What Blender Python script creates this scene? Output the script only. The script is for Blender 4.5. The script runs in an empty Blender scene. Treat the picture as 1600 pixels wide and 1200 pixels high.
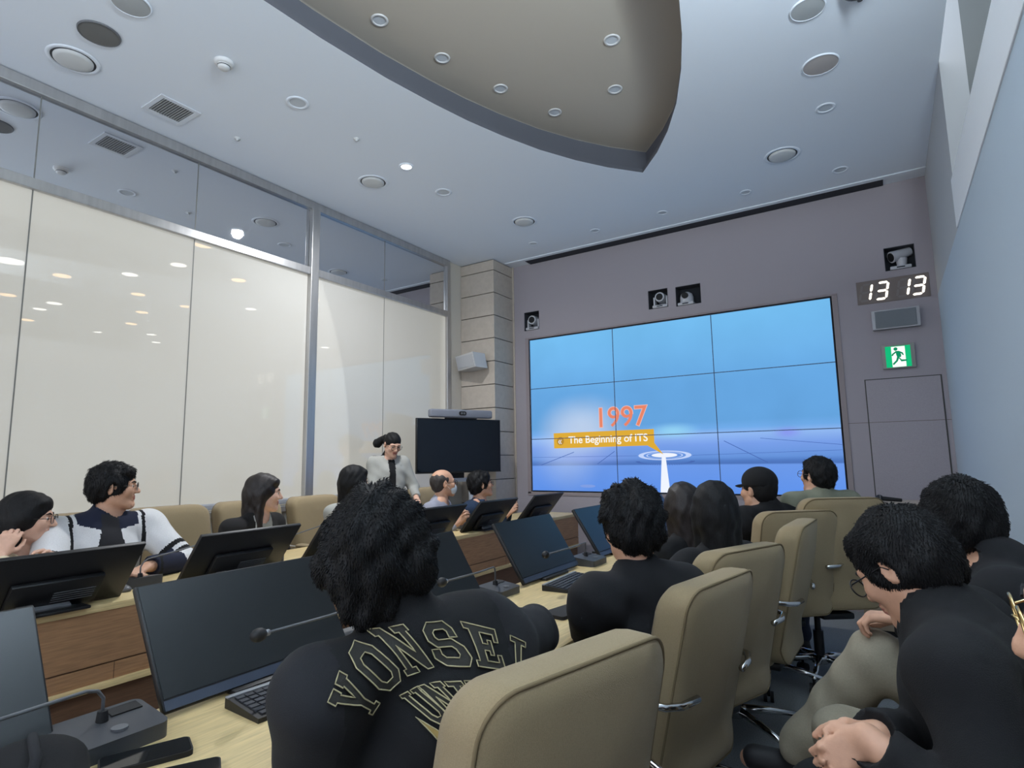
import bpy, bmesh, math, random
import numpy as np
from mathutils import Vector, Matrix
from mathutils.bvhtree import BVHTree
PI = math.pi
R = math.radians
sc = bpy.context.scene
col = sc.collection

# ------------------------------------------------------------------ camera
EYE = 1.28
cam_d = bpy.data.cameras.new('camera')
cam = bpy.data.objects.new('camera', cam_d)
col.objects.link(cam)
yaw, pit, rol = -0.5696, 0.1282, -0.0159
cy, sy, cp, sp, cr, sr = math.cos(yaw), math.sin(yaw), math.cos(pit), math.sin(pit), math.cos(rol), math.sin(rol)
fw = Vector((sy*cp, cy*cp, sp)); rt = Vector((cy, -sy, 0)); up = rt.cross(fw)
Rr = cr*rt + sr*up; Uu = -sr*rt + cr*up
m = Matrix((Rr, Uu, -fw)).transposed().to_4x4()
m.translation = Vector((0, 0, EYE))
cam.matrix_world = m
cam_d.sensor_width = 36.0
cam_d.lens = 36.0*911.445/1600.0
cam_d.clip_start = 0.02
sc.camera = cam

# ------------------------------------------------------------------ world, lights, exposure
sc.view_settings.view_transform = 'Standard'
sc.view_settings.look = 'None'
sc.view_settings.exposure = 0.0
sc.view_settings.gamma = 1.0
sc.view_settings.use_curve_mapping = False
w = bpy.data.worlds.new('world'); sc.world = w; w.use_nodes = True
w.node_tree.nodes['Background'].inputs[0].default_value = (0.60, 0.64, 0.72, 1)
w.node_tree.nodes['Background'].inputs[1].default_value = 2.7

def area_light(name, loc, direction, sx, sy_, power, color):
    d = bpy.data.lights.new(name, 'AREA'); d.shape = 'RECTANGLE'; d.size = sx; d.size_y = sy_
    d.energy = power; d.color = color
    o = bpy.data.objects.new(name, d); col.objects.link(o); o.location = loc
    o.rotation_euler = Vector(direction).to_track_quat('-Z', 'Y').to_euler()
    return o
# added fill lamp, tucked into the recess above the right wall to brighten the ceiling
area_light('added_ceiling_fill', (0.62, 0.9, 2.815), (-0.5, 0.05, 0.85), 3.0, 0.2, 430, (0.80, 0.92, 1.0))
# the one ceiling downlight that is on
sd = bpy.data.lights.new('downlight_beam', 'SPOT'); sd.energy = 235; sd.spot_size = R(172); sd.spot_blend = 1.0
sd.shadow_soft_size = 0.05; sd.color = (0.95, 0.97, 1.0)
so = bpy.data.objects.new('downlight_beam', sd); col.objects.link(so); so.location = (-2.977, 3.176, 3.52)

# ------------------------------------------------------------------ materials
def lin(c):
    c = c/255.0
    return c/12.92 if c <= 0.04045 else ((c+0.055)/1.055)**2.4
def rgb(r, g, b): return (lin(r), lin(g), lin(b), 1.0)
MATS = {}
def mat(name, c, rough=0.6, metal=0.0, noise=0.0, nscale=40.0, bump=0.0, bscale=200.0, spec=0.5, stretch=None, sheen=0.0, coat=0.0):
    if name in MATS: return MATS[name]
    M = bpy.data.materials.new(name); M.use_nodes = True
    nt = M.node_tree; b = nt.nodes['Principled BSDF']
    c = rgb(*c)
    b.inputs['Base Color'].default_value = c
    b.inputs['Roughness'].default_value = rough; b.inputs['Metallic'].default_value = metal
    b.inputs['Specular IOR Level'].default_value = spec
    if sheen: b.inputs['Sheen Weight'].default_value = sheen
    if coat: b.inputs['Coat Weight'].default_value = coat
    tc = nt.nodes.new('ShaderNodeTexCoord'); mp = nt.nodes.new('ShaderNodeMapping')
    nt.links.new(tc.outputs['Object'], mp.inputs['Vector'])
    if stretch: mp.inputs['Scale'].default_value = stretch
    if noise:
        n = nt.nodes.new('ShaderNodeTexNoise'); n.inputs['Scale'].default_value = nscale; n.inputs['Detail'].default_value = 5
        nt.links.new(mp.outputs['Vector'], n.inputs['Vector'])
        r = nt.nodes.new('ShaderNodeValToRGB')
        r.color_ramp.elements[0].position = 0.3; r.color_ramp.elements[1].position = 0.7
        r.color_ramp.elements[0].color = tuple(v*(1-noise) for v in c[:3])+(1,)
        r.color_ramp.elements[1].color = tuple(min(1, v*(1+noise)) for v in c[:3])+(1,)
        nt.links.new(n.outputs['Fac'], r.inputs['Fac']); nt.links.new(r.outputs['Color'], b.inputs['Base Color'])
    if bump:
        n2 = nt.nodes.new('ShaderNodeTexNoise'); n2.inputs['Scale'].default_value = bscale; n2.inputs['Detail'].default_value = 4
        nt.links.new(mp.outputs['Vector'], n2.inputs['Vector'])
        bp = nt.nodes.new('ShaderNodeBump'); bp.inputs['Strength'].default_value = bump; bp.inputs['Distance'].default_value = 0.003
        nt.links.new(n2.outputs['Fac'], bp.inputs['Height']); nt.links.new(bp.outputs['Normal'], b.inputs['Normal'])
    MATS[name] = M
    return M
def emit(name, c, s=1.0):
    if name in MATS: return MATS[name]
    M = bpy.data.materials.new(name); M.use_nodes = True; nt = M.node_tree; nt.nodes.clear()
    e = nt.nodes.new('ShaderNodeEmission'); o = nt.nodes.new('ShaderNodeOutputMaterial')
    e.inputs[0].default_value = rgb(*c); e.inputs[1].default_value = s
    nt.links.new(e.outputs[0], o.inputs[0]); MATS[name] = M
    return M

# ------------------------------------------------------------------ object helpers
def link_mesh(name, me, material=None, parent=None, smooth=False):
    o = bpy.data.objects.new(name, me); col.objects.link(o)
    if material is not None:
        for q in (material if isinstance(material, (list, tuple)) else [material]): me.materials.append(q)
    if parent is not None: o.parent = parent
    if smooth: me.shade_smooth()
    return o
def bm_obj(name, bm, material, parent=None, smooth=False, loc=None, auto=None):
    me = bpy.data.meshes.new(name)
    bmesh.ops.recalc_face_normals(bm, faces=bm.faces)
    bm.to_mesh(me); bm.free()
    o = link_mesh(name, me, material, parent, smooth)
    if auto is not None:
        me.shade_smooth()
        me.set_sharp_from_angle(angle=R(auto))
    if loc is not None: o.location = loc
    return o
def tag(o, label=None, cat=None, group=None, kind=None):
    if label: o['label'] = label
    if cat: o['category'] = cat
    if group: o['group'] = group
    if kind: o['kind'] = kind
    return o
def thing(name, label, cat, loc=(0, 0, 0), rotz=0.0, group=None):
    o = bpy.data.objects.new(name, None); o.empty_display_size = 0.1; col.objects.link(o)
    o.location = loc; o.rotation_euler = (0, 0, rotz)
    return tag(o, label, cat, group)
def copy_tree(o, parent=None):
    c = o.copy(); col.objects.link(c); c.parent = parent
    for ch in list(o.children): copy_tree(ch, c)
    return c
def BM(): return bmesh.new()
def box(bm, c, s, rot=None, bev=0.0, seg=2, mi=0):
    r = bmesh.ops.create_cube(bm, size=1.0)
    vs = r['verts']
    M = Matrix.Translation(Vector(c)) @ ((rot.to_4x4() if rot is not None else Matrix.Identity(4))) @ Matrix.Diagonal((s[0], s[1], s[2], 1))
    bmesh.ops.transform(bm, matrix=M, verts=vs)
    fs = list({f for v in vs for f in v.link_faces})
    for f in fs: f.material_index = mi
    if bev > 0:
        es = list({e for v in vs for e in v.link_edges})
        bmesh.ops.bevel(bm, geom=es, offset=bev, segments=seg, profile=0.5, affect='EDGES', material=mi if mi else -1)
    return bm
def b3(bm, x0, x1, y0, y1, z0, z1, bev=0.0, mi=0):
    return box(bm, ((x0+x1)/2, (y0+y1)/2, (z0+z1)/2), (abs(x1-x0), abs(y1-y0), abs(z1-z0)), bev=bev, mi=mi)
def cyl(bm, a, b, ra, rb=None, n=20, caps=True, mi=0):
    a = Vector(a); b = Vector(b); rb = ra if rb is None else rb
    d = b-a
    q = d.to_track_quat('Z', 'Y').to_matrix().to_4x4()
    r = bmesh.ops.create_cone(bm, cap_ends=caps, segments=n, radius1=ra, radius2=rb, depth=d.length)
    bmesh.ops.transform(bm, matrix=Matrix.Translation((a+b)/2) @ q, verts=r['verts'])
    if mi:
        for f in {f for v in r['verts'] for f in v.link_faces}: f.material_index = mi
    return bm
def sph(bm, c, r, sx=1, sy_=1, sz=1, n=16, mi=0, rot=None):
    q = bmesh.ops.create_uvsphere(bm, u_segments=n, v_segments=max(6, n//2), radius=r)
    M = Matrix.Translation(Vector(c)) @ (rot.to_4x4() if rot is not None else Matrix.Identity(4)) @ Matrix.Diagonal((sx, sy_, sz, 1))
    bmesh.ops.transform(bm, matrix=M, verts=q['verts'])
    if mi:
        for f in {f for v in q['verts'] for f in v.link_faces}: f.material_index = mi
    return bm
def tube(bm, pts, r, n=8, closed=False, caps=True, mi=0):
    pts = [Vector(p) for p in pts]; N = len(pts)
    rs = r if isinstance(r, (list, tuple)) else [r]*N
    rings = []
    prev = None
    for i, p in enumerate(pts):
        if closed: t = (pts[(i+1) % N]-pts[i-1])
        else: t = (pts[min(i+1, N-1)]-pts[max(i-1, 0)])
        t.normalize()
        if prev is None:
            a = Vector((0, 0, 1)) if abs(t.z) < 0.9 else Vector((1, 0, 0))
            u = t.cross(a).normalized()
        else:
            u = (prev - t*prev.dot(t)).normalized()
        prev = u
        v = t.cross(u)
        rings.append([bm.verts.new(p + (u*math.cos(2*PI*k/n)+v*math.sin(2*PI*k/n))*rs[i]) for k in range(n)])
    for i in range(N if closed else N-1):
        A = rings[i]; B = rings[(i+1) % N]
        for k in range(n):
            f = bm.faces.new((A[k], A[(k+1) % n], B[(k+1) % n], B[k])); f.material_index = mi
    if caps and not closed:
        f = bm.faces.new(rings[0][::-1]); f.material_index = mi
        f = bm.faces.new(rings[-1]); f.material_index = mi
    return bm
def lathe(bm, prof, n=32, c=(0, 0, 0), axis=None, mi=0):
    M = Matrix.Translation(Vector(c)) @ (axis.to_4x4() if axis is not None else Matrix.Identity(4))
    rings = []
    for (r, z) in prof:
        if r < 1e-6: rings.append([bm.verts.new(M @ Vector((0, 0, z)))])
        else: rings.append([bm.verts.new(M @ Vector((r*math.cos(2*PI*k/n), r*math.sin(2*PI*k/n), z))) for k in range(n)])
    for A, B in zip(rings, rings[1:]):
        for k in range(n):
            a0, a1 = A[k % len(A)], A[(k+1) % len(A)]; b0, b1 = B[k % len(B)], B[(k+1) % len(B)]
            vs = []
            for v in (a0, a1, b1, b0):
                if v not in vs: vs.append(v)
            if len(vs) > 2:
                f = bm.faces.new(vs); f.material_index = mi
    return bm
def prism(bm, poly, to3, t, mi=0):
    """extrude a 2D polygon; to3(u,v,w) gives the 3D point"""
    A = [bm.verts.new(to3(u, v, 0)) for u, v in poly]; B = [bm.verts.new(to3(u, v, t)) for u, v in poly]
    n = len(poly)
    fs = [bm.faces.new(A[::-1]), bm.faces.new(B)]
    for k in range(n): fs.append(bm.faces.new((A[k], A[(k+1) % n], B[(k+1) % n], B[k])))
    for f in fs: f.material_index = mi
    return bm
def rrect(w_, h_, r, n=5, cx=0, cy_=0):
    pts = []
    for (sx, sy_, a0) in ((1, 1, 0), (-1, 1, 90), (-1, -1, 180), (1, -1, 270)):
        for k in range(n+1):
            a = R(a0+90*k/n)
            pts.append((cx+sx*(w_/2-r)+r*math.cos(a), cy_+sy_*(h_/2-r)+r*math.sin(a)))
    return pts
def text_mesh(name, body, size, material, parent, M, extrude=0.0005, offset=0.0, align='LEFT', shear=0.0):
    cu = bpy.data.curves.new(name, 'FONT'); cu.body = body; cu.size = size; cu.extrude = extrude; cu.offset = offset
    cu.align_x = align; cu.shear = shear
    o = bpy.data.objects.new(name, cu); col.objects.link(o)
    bpy.context.view_layer.update()
    dg = bpy.context.evaluated_depsgraph_get()
    me = bpy.data.meshes.new_from_object(o.evaluated_get(dg))
    bpy.data.objects.remove(o); bpy.data.curves.remove(cu)
    me.name = name
    me.transform(M)
    me.materials.clear()
    return link_mesh(name, me, material, parent)

# ------------------------------------------------------------------ colours in use
m_ceil = mat('ceiling_paint', (226, 233, 242), 0.9, bump=0.1, bscale=300)
m_recess = mat('recess_taupe_paint', (178, 170, 158), 0.9)
m_wallfab = mat('screen_wall_fabric', (164, 158, 164), 0.95, noise=0.10, nscale=260, bump=0.5, bscale=420, stretch=(1, 1, 1.6))
m_rwall = mat('right_wall_panel', (188, 202, 214), 0.85, bump=0.15, bscale=300)
m_rtrim = mat('right_wall_trim', (240, 243, 246), 0.7)
m_dark = mat('dark_void', (38, 42, 48), 0.9)
m_carpet = mat('carpet', (128, 132, 134), 0.98, noise=0.25, nscale=180, bump=0.6, bscale=500)
m_stone = mat('stone_cladding', (186, 176, 164), 0.8, noise=0.06, nscale=18, bump=0.1, bscale=150)
m_cream = mat('cream_paint', (205, 200, 190), 0.85)
m_steel = mat('brushed_steel', (188, 187, 186), 0.36, 0.85, noise=0.08, nscale=30, stretch=(1, 1, 0.1))
m_chrome = mat('chrome', (215, 215, 215), 0.12, 1.0)
m_joint = mat('joint_line', (70, 70, 68), 0.8)
m_oak = mat('oak_top', (214, 190, 138), 0.45, noise=0.16, nscale=9, stretch=(14, 1, 14), bump=0.05)
m_walnut = mat('brown_veneer', (156, 118, 84), 0.5, noise=0.2, nscale=10, stretch=(14, 1, 14), bump=0.05)
m_walnut_d = mat('dark_brown_veneer', (96, 68, 46), 0.55, noise=0.2, nscale=10, stretch=(14, 1, 14))
m_black = mat('black_plastic', (18, 19, 21), 0.45, bump=0.1, bscale=900)
m_blackm = mat('matt_black', (20, 20, 22), 0.7)
m_screen = mat('dark_display_glass', (24, 28, 30), 0.28, spec=0.6)
m_bezel = mat('bezel_painted_reflection', (60, 68, 84), 0.35)  # grey-blue imitates a reflection along the monitors' lower edge
m_gray = mat('grey_plastic', (96, 98, 102), 0.5)
m_silver = mat('silver_plastic', (150, 152, 156), 0.4, 0.3)
m_white = mat('white_plastic', (215, 216, 216), 0.5)
m_key = mat('keycap', (52, 54, 60), 0.55)
m_fab = mat('beige_upholstery', (152, 134, 102), 0.9, noise=0.07, nscale=350, bump=0.35, bscale=700, sheen=0.1)
m_seam = mat('beige_seam', (120, 104, 76), 0.9)
m_padb = mat('black_pad', (24, 24, 26), 0.6)

# ------------------------------------------------------------------ room shell
GX, SW, RX, CZ = -4.09, 5.70, 0.43, 3.55        # glass plane, screen wall, right wall, ceiling height
YB = -2.2
def struct(name, bm, material, parent=None, smooth=False):
    o = bm_obj(name, bm, material, parent, smooth)
    if parent is None: o['kind'] = 'structure'
    return o
struct('floor', b3(BM(), -12.5, 3.0, YB, 8.2, -0.10, 0.0), m_carpet)
# ceiling with the leaf-shaped recess
half = [(1.40, .945), (1.54, .935), (1.89, .912), (2.32, .86), (2.68, .79), (2.95, .725), (3.234, .635), (3.55, .51), (3.836, .36), (4.08, .20), (4.32, 0.0)]
AX = -1.485
leaf = [(AX-w_, y) for y, w_ in half] + [(AX+w_, y) for y, w_ in half[-2::-1]]
leaf += [(AX+w_, 2.8-y) for y, w_ in half[1:]] + [(AX-w_, 2.8-y) for y, w_ in half[-2:0:-1]]
def smooth_loop(pts, it=1):
    return pts
bm = BM()
outer = [(GX-0.02, YB), (RX, YB), (RX, SW), (GX-0.02, SW)]
ov = [bm.verts.new((x, y, CZ)) for x, y in outer]; lv = [bm.verts.new((x, y, CZ)) for x, y in leaf]
es = [bm.edges.new((ov[i], ov[(i+1) % 4])) for i in range(4)] + [bm.edges.new((lv[i], lv[(i+1) % len(lv)])) for i in range(len(lv))]
bmesh.ops.triangle_fill(bm, edges=es, use_beauty=True, use_dissolve=False)
ceil_o = struct('ceiling', bm, m_ceil)
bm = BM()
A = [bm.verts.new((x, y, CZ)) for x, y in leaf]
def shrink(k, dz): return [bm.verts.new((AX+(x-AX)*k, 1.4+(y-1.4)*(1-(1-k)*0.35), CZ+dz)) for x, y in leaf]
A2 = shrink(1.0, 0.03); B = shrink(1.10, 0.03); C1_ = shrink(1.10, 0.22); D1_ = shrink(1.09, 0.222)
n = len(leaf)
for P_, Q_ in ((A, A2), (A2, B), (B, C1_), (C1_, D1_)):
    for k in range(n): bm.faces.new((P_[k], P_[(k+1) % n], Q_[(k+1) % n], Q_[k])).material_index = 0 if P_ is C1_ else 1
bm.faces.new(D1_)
bm_obj('recess_panel', bm, [m_recess, mat('reveal_painted_shade', (92, 94, 102), 0.9)], ceil_o)  # reveal coloured darker than the panel to imitate the shade in the cove
# slot at the head of the screen wall
struct('trim_1', b3(BM(), -3.36, 0.14, 5.56, 5.697, CZ-0.008, CZ-0.002), mat('dark_slot', (44, 47, 56), 0.8))
struct('trim_2', b3(BM(), -3.60, RX, 5.50, 5.555, CZ-0.012, CZ-0.001, 0.003), m_ceil)

def wall_y(y, x0, x1, z0, z1, holes, th):
    """wall facing -Y built from blocks round rectangular holes"""
    xs = sorted({x0, x1, *[h[0] for h in holes], *[h[1] for h in holes]})
    zs = sorted({z0, z1, *[h[2] for h in holes], *[h[3] for h in holes]})
    bm = BM()
    for a, b in zip(xs, xs[1:]):
        run = None
        for c, d in zip(zs, zs[1:]):
            inside = any(h[0] <= (a+b)/2 <= h[1] and h[2] <= (c+d)/2 <= h[3] for h in holes)
            if not inside: run = (run[0], d) if run else (c, d)
            if inside and run: b3(bm, a, b, y, y+th, run[0], run[1]); run = None
        if run: b3(bm, a, b, y, y+th, run[0], run[1])
    return bm
NICHES = [(-3.466, -3.266, 2.757, 2.976), (-1.965, -1.760, 2.783, 2.980), (-1.680, -1.432, 2.771, 2.972), (0.095, 0.310, 2.795, 2.995)]
SX0, SX1, SZ0, SZ1 = -3.400, -0.328, 0.928, 2.640
wall_s = struct('wall_screen', wall_y(SW, -3.64, RX+0.3, 0, CZ+0.4, NICHES+[(SX0-0.012, SX1+0.012, SZ0-0.012, SZ1+0.012)], 0.12), m_wallfab)
bm = BM()
for (a, b, c, d) in NICHES: b3(bm, a-0.02, b+0.02, SW+0.121, SW+0.14, c-0.02, d+0.02)
bm_obj('niche_back', bm, m_dark, wall_s)
bm = BM()
for (a, b, c, d) in NICHES:
    t = 0.004
    b3(bm, a, a+t, SW+0.002, SW+0.12, c, d); b3(bm, b-t, b, SW+0.002, SW+0.12, c, d)
    b3(bm, a, b, SW+0.002, SW+0.12, d-t, d); b3(bm, a, b, SW+0.002, SW+0.12, c, c+t)
bm_obj('niche_lining', bm, mat('niche_dark', (62, 64, 72), 0.9), wall_s)
# thin raised border round the video wall
bm = BM()
e_ = 0.055
for (a, b, c, d) in ((SX0-e_, SX1+e_, SZ1+0.012, SZ1+0.03), (SX0-e_, SX1+e_, SZ0-0.05, SZ0-0.012), (SX0-e_, SX0-0.012, SZ0-0.03, SZ1+0.02), (SX1+0.012, SX1+e_, SZ0-0.03, SZ1+0.02)):
    b3(bm, a, b, SW-0.008, SW+0.005, c, d, 0.002)
struct('trim_3', bm, mat('screen_border', (150, 140, 142), 0.8, bump=0.3, bscale=420))
# flush door in the screen wall
d1 = struct('door_1', b3(BM(), -0.122, 0.388, SW-0.006, SW+0.002, 0.01, 1.888, 0.002), m_wallfab)
bm = BM()
b3(bm, -0.130, -0.122, SW-0.004, SW, 0, 1.893); b3(bm, 0.388, 0.398, SW-0.004, SW, 0, 1.893); b3(bm, -0.130, 0.398, SW-0.004, SW, 1.888, 1.895)
bm_obj('door_gap', bm, m_joint, d1)
bm = BM(); b3(bm, -0.31, -0.13, SW-0.001, SW+0.001, 1.533, 1.537); b3(bm, -0.122, 0.388, SW-0.0075, SW-0.005, 1.533, 1.537); b3(bm, 0.398, 0.43, SW-0.001, SW+0.001, 1.533, 1.537)
struct('trim_4', bm, mat('panel_joint', (110, 98, 92), 0.9))
# right wall with lighter head strip and a clerestory recess above it
bm = BM(); b3(bm, RX, RX+0.12, YB, SW, 0, 2.541)
wr = struct('wall_right', bm, m_rwall)
bm = BM(); b3(bm, RX, RX+0.12, 4.015, SW, 2.541, CZ+0.4); b3(bm, RX+0.02, RX+0.12, YB, 4.015, 2.80, 2.832)
bm_obj('upper_wall', bm, mat('right_upper_paint', (186, 188, 190), 0.85), wr)
struct('trim_5', b3(BM(), RX-0.006, RX+0.12, YB, 4.05, 2.541, 2.83, 0.003), m_rtrim)
bm = BM(); b3(bm, RX+0.12, RX+0.75, 4.015, 4.13, 2.7, 4.2); b3(bm, RX+0.75, RX+0.80, YB, 4.1, 2.7, 4.2); b3(bm, RX+0.0, RX+0.8, YB, 4.1, 4.15, 4.2); b3(bm, RX+0.121, RX+0.8, YB, 4.1, 2.70, 2.80)
struct('window_3', bm, mat('clerestory_recess', (120, 124, 124), 0.9))
bm = BM(); b3(bm, RX+0.28, RX+0.30, 3.30, 3.345, 2.80, 4.15); b3(bm, RX+0.28, RX+0.30, 1.2, 3.30, 2.80, 4.15)
struct('window_4', bm, mat('clerestory_screen', (96, 108, 110), 0.6))

# left wall below and beside the glass partition
struct('wall_left', b3(BM(), GX-0.10, GX+0.02, YB, 5.03, 0, 0.90), m_cream)
bm = BM(); b3(bm, GX-0.10, GX, 5.075, 5.31, 0, CZ)
struct('wall_corner', bm, m_cream)
# stone pilaster made of courses
pil = struct('wall_pilaster', b3(BM(), GX+0.001, -3.634, 5.31, 5.83, 0, CZ), m_joint)
bm = BM()
z = 0.02
while z < CZ-0.02:
    z1 = min(z+0.262, CZ-0.001)
    b3(bm, GX+0.002, -3.618, 5.296, 5.70, z, z1-0.008, 0.003)
    z = z1
bm_obj('stone_course', bm, m_stone, pil)
bm = BM(); b3(bm, -3.634, -3.60, 5.69, 5.72, 0, CZ)
struct('trim_6', bm, m_stone)

# glass partition ---------------------------------------------------
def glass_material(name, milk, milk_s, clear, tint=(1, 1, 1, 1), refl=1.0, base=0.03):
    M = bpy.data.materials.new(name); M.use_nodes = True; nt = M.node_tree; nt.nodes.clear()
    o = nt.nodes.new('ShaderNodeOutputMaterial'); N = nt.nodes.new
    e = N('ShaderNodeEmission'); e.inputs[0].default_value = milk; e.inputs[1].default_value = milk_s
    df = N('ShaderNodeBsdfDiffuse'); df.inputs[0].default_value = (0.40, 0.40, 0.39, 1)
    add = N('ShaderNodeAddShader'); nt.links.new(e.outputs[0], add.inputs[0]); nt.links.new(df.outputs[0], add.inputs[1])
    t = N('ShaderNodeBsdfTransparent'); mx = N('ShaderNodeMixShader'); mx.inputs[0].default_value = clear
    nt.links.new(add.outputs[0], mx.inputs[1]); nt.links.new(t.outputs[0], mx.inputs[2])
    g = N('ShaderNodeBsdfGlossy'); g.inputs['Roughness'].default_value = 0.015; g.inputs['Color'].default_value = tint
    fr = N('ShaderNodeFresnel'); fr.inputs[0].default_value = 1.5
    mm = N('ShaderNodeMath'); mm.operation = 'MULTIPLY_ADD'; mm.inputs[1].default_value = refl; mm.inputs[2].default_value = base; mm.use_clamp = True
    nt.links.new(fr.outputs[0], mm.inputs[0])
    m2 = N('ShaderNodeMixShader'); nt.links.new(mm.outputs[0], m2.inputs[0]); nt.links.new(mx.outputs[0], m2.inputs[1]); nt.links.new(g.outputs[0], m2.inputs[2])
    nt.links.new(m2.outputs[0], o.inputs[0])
    return M
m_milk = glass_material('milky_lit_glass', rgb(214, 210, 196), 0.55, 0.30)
m_mirror = glass_material('dark_mirror_glass', (0.02, 0.022, 0.026, 1), 0.2, 0.0, tint=(0.86, 0.88, 0.92, 1), refl=1.0, base=0.72)
bpy.data.materials['dark_mirror_glass'].node_tree.nodes['Diffuse BSDF'].inputs[0].default_value = (0.05, 0.05, 0.055, 1)
MY, EY = 3.20, 5.03                    # mullion and end post
TRZ, TOPZ = 2.915, 3.475              # transom and head
win = struct('window_1', b3(BM(), GX-0.05, GX+0.03, YB, EY+0.04, CZ-0.075, CZ-0.004, 0.004), m_steel)
def strip(name, *a, mt=m_steel, bev=0.004):
    bm = BM(); b3(bm, *a, bev); return bm_obj(name, bm, mt, win)
strip('transom', GX-0.05, GX+0.03, YB, EY, TRZ-0.03, TRZ+0.035)
strip('mullion', GX-0.05, GX+0.045, MY-0.045, MY+0.035, 0.9, CZ-0.07)
strip('mullion', GX-0.05, GX+0.03, EY-0.012, EY+0.045, 0.9, CZ-0.07)
strip('sill', GX-0.06, GX+0.06, YB, EY+0.04, 0.90, 0.945)
strip('sill_gasket', GX-0.008, GX+0.022, YB, EY, 0.955, 1.000, mt=mat('rail_grey', (150, 152, 156), 0.5), bev=.012)
joints = [0.22, 1.222, 2.172]
ys = [YB]+joints+[MY-0.045]
joints2 = [4.062]
ys2 = [MY+0.035]+joints2+[EY-0.012]
for Y_ in (ys, ys2):
    for a, b in zip(Y_, Y_[1:]):
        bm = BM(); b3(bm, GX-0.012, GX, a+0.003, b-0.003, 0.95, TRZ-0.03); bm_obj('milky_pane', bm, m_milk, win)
        bm = BM(); b3(bm, GX-0.012, GX, a+0.003, b-0.003, TRZ+0.035, CZ-0.07); bm_obj('upper_pane', bm, m_mirror, win)
for y in joints+joints2:
    strip('pane_joint', GX-0.013, GX+0.001, y-0.0035, y+0.0035, 0.95, CZ-0.07, mt=mat('silicone_joint', (120, 120, 116), 0.5), bev=0)
# the lit hall behind the milky glass
bm = BM(); b3(bm, -12.4, -12.3, YB, 8.2, 0, 3.4); b3(bm, -12.4, GX-0.1, 8.1, 8.2, 0, 3.4); b3(bm, -12.4, GX-0.1, YB, YB+0.05, 0, 3.4)
struct('wall_hall', bm, m_cream)
struct('ceiling_hall', b3(BM(), -12.4, GX-0.06, YB, 8.2, 3.36, 3.40), m_cream)
# ------------------------------------------------------------------ fittings seen through the glass
m_warm = emit('warm_lamp', (255, 205, 140), 7.0); m_cool = emit('white_lamp', (255, 250, 240), 7.0)
spots = [(-7.161, 2.009, 1, 1.5), (-5.209, 2.852, 0, 1), (-7.287, 2.492, 0, 1), (-6.668, 2.88, 1, .9), (-8.622, 2.432, 0, 1), (-8.619, 2.893, 1, 1), (-9.088, 2.899, 1, .9), (-9.91, 3.028, 0, 1), (-7.384, 3.294, 0, .9),  # first entry stands in for a lamp's reflection in the pane
         (-8.23, 3.733, 0, .9), (-9.036, 3.965, 0, .9), (-9.559, 4.496, 1, .8), (-10.111, 4.834, 1, .8), (-10.0, 3.934, 1, .7), (-7.488, 3.91, 0, .8), (-5.948, 3.012, 1, .9), (-5.929, 3.659, 0, .9), (-6.94, 4.471, 1, .8),
         (-5.928, 4.666, 0, .9), (-5.167, 5.183, 0, 1.1), (-5.984, 5.695, 0, .9), (-6.939, 6.0, 1, .9), (-7.486, 6.558, 1, .9), (-8.283, 6.796, 1, .9), (-5.963, 6.674, 0, 1)]
proto_l = {}
for i, (x, y, c, s) in enumerate(spots):
    if c not in proto_l:
        t = thing('hall_downlight', None, 'ceiling light', (0, 0, 0))
        bm = BM(); cyl(bm, (0, 0, 0.0), (0, 0, 0.003), 0.085, n=24); bm_obj('lamp_lens', bm, m_cool if c else m_warm, t)
        bm = BM(); lathe(bm, [(0.085, -0.001), (0.098, -0.001), (0.10, 0.003)], 20); bm_obj('trim_ring', bm, m_white, t)
        proto_l[c] = t; o = t
    else: o = copy_tree(proto_l[c])
    o.location = (x*1.028, y*1.028, 3.357); o.scale = (s, s, 1)
    tag(o, ('white' if c else 'warm amber')+' round downlight of the hall glowing through the milky glass', 'ceiling light', 'white hall downlights behind the glass' if c else 'amber hall downlights behind the glass')
# ------------------------------------------------------------------ ceiling fittings
m_grille = mat('grey_grille', (112, 112, 110), 0.9, bump=0.6, bscale=900)
m_gap = mat('shadow_gap', (64, 66, 70), 0.8)
m_disc = mat('lamp_disc', (206, 208, 208), 0.7)
def round_lamp(x, y, r, label):
    t = thing('round_ceiling_lamp', label, 'ceiling lamp', (x, y, CZ), 0, 'large round ceiling lamps')
    bm = BM(); lathe(bm, [(r*1.22, -0.001), (r*1.2, -0.006), (r*1.02, -0.007), (r*1.0, -0.001)], 40); bm_obj('trim_ring', bm, m_ceil, t, True)
    bm = BM(); lathe(bm, [(r*1.03, -0.0035), (r*0.86, -0.0035)], 40); bm_obj('shadow_gap', bm, m_gap, t)
    bm = BM(); lathe(bm, [(r*0.90, -0.003), (r*0.89, -0.012), (r*0.7, -0.017), (0, -0.020)], 40); bm_obj('diffuser', bm, m_disc, t, True)
round_lamp(-3.681, 1.226, 0.105, 'big round ceiling lamp nearest the dark round speaker grille at upper left')
round_lamp(-3.374, 3.209, 0.10, 'big round ceiling lamp just below the lit downlight')
round_lamp(-2.779, 4.603, 0.10, 'big round ceiling lamp near the left end of the ceiling slot above the screen')
round_lamp(-0.504, 4.659, 0.105, 'big round ceiling lamp on the right of the leaf-shaped recess')
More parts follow.
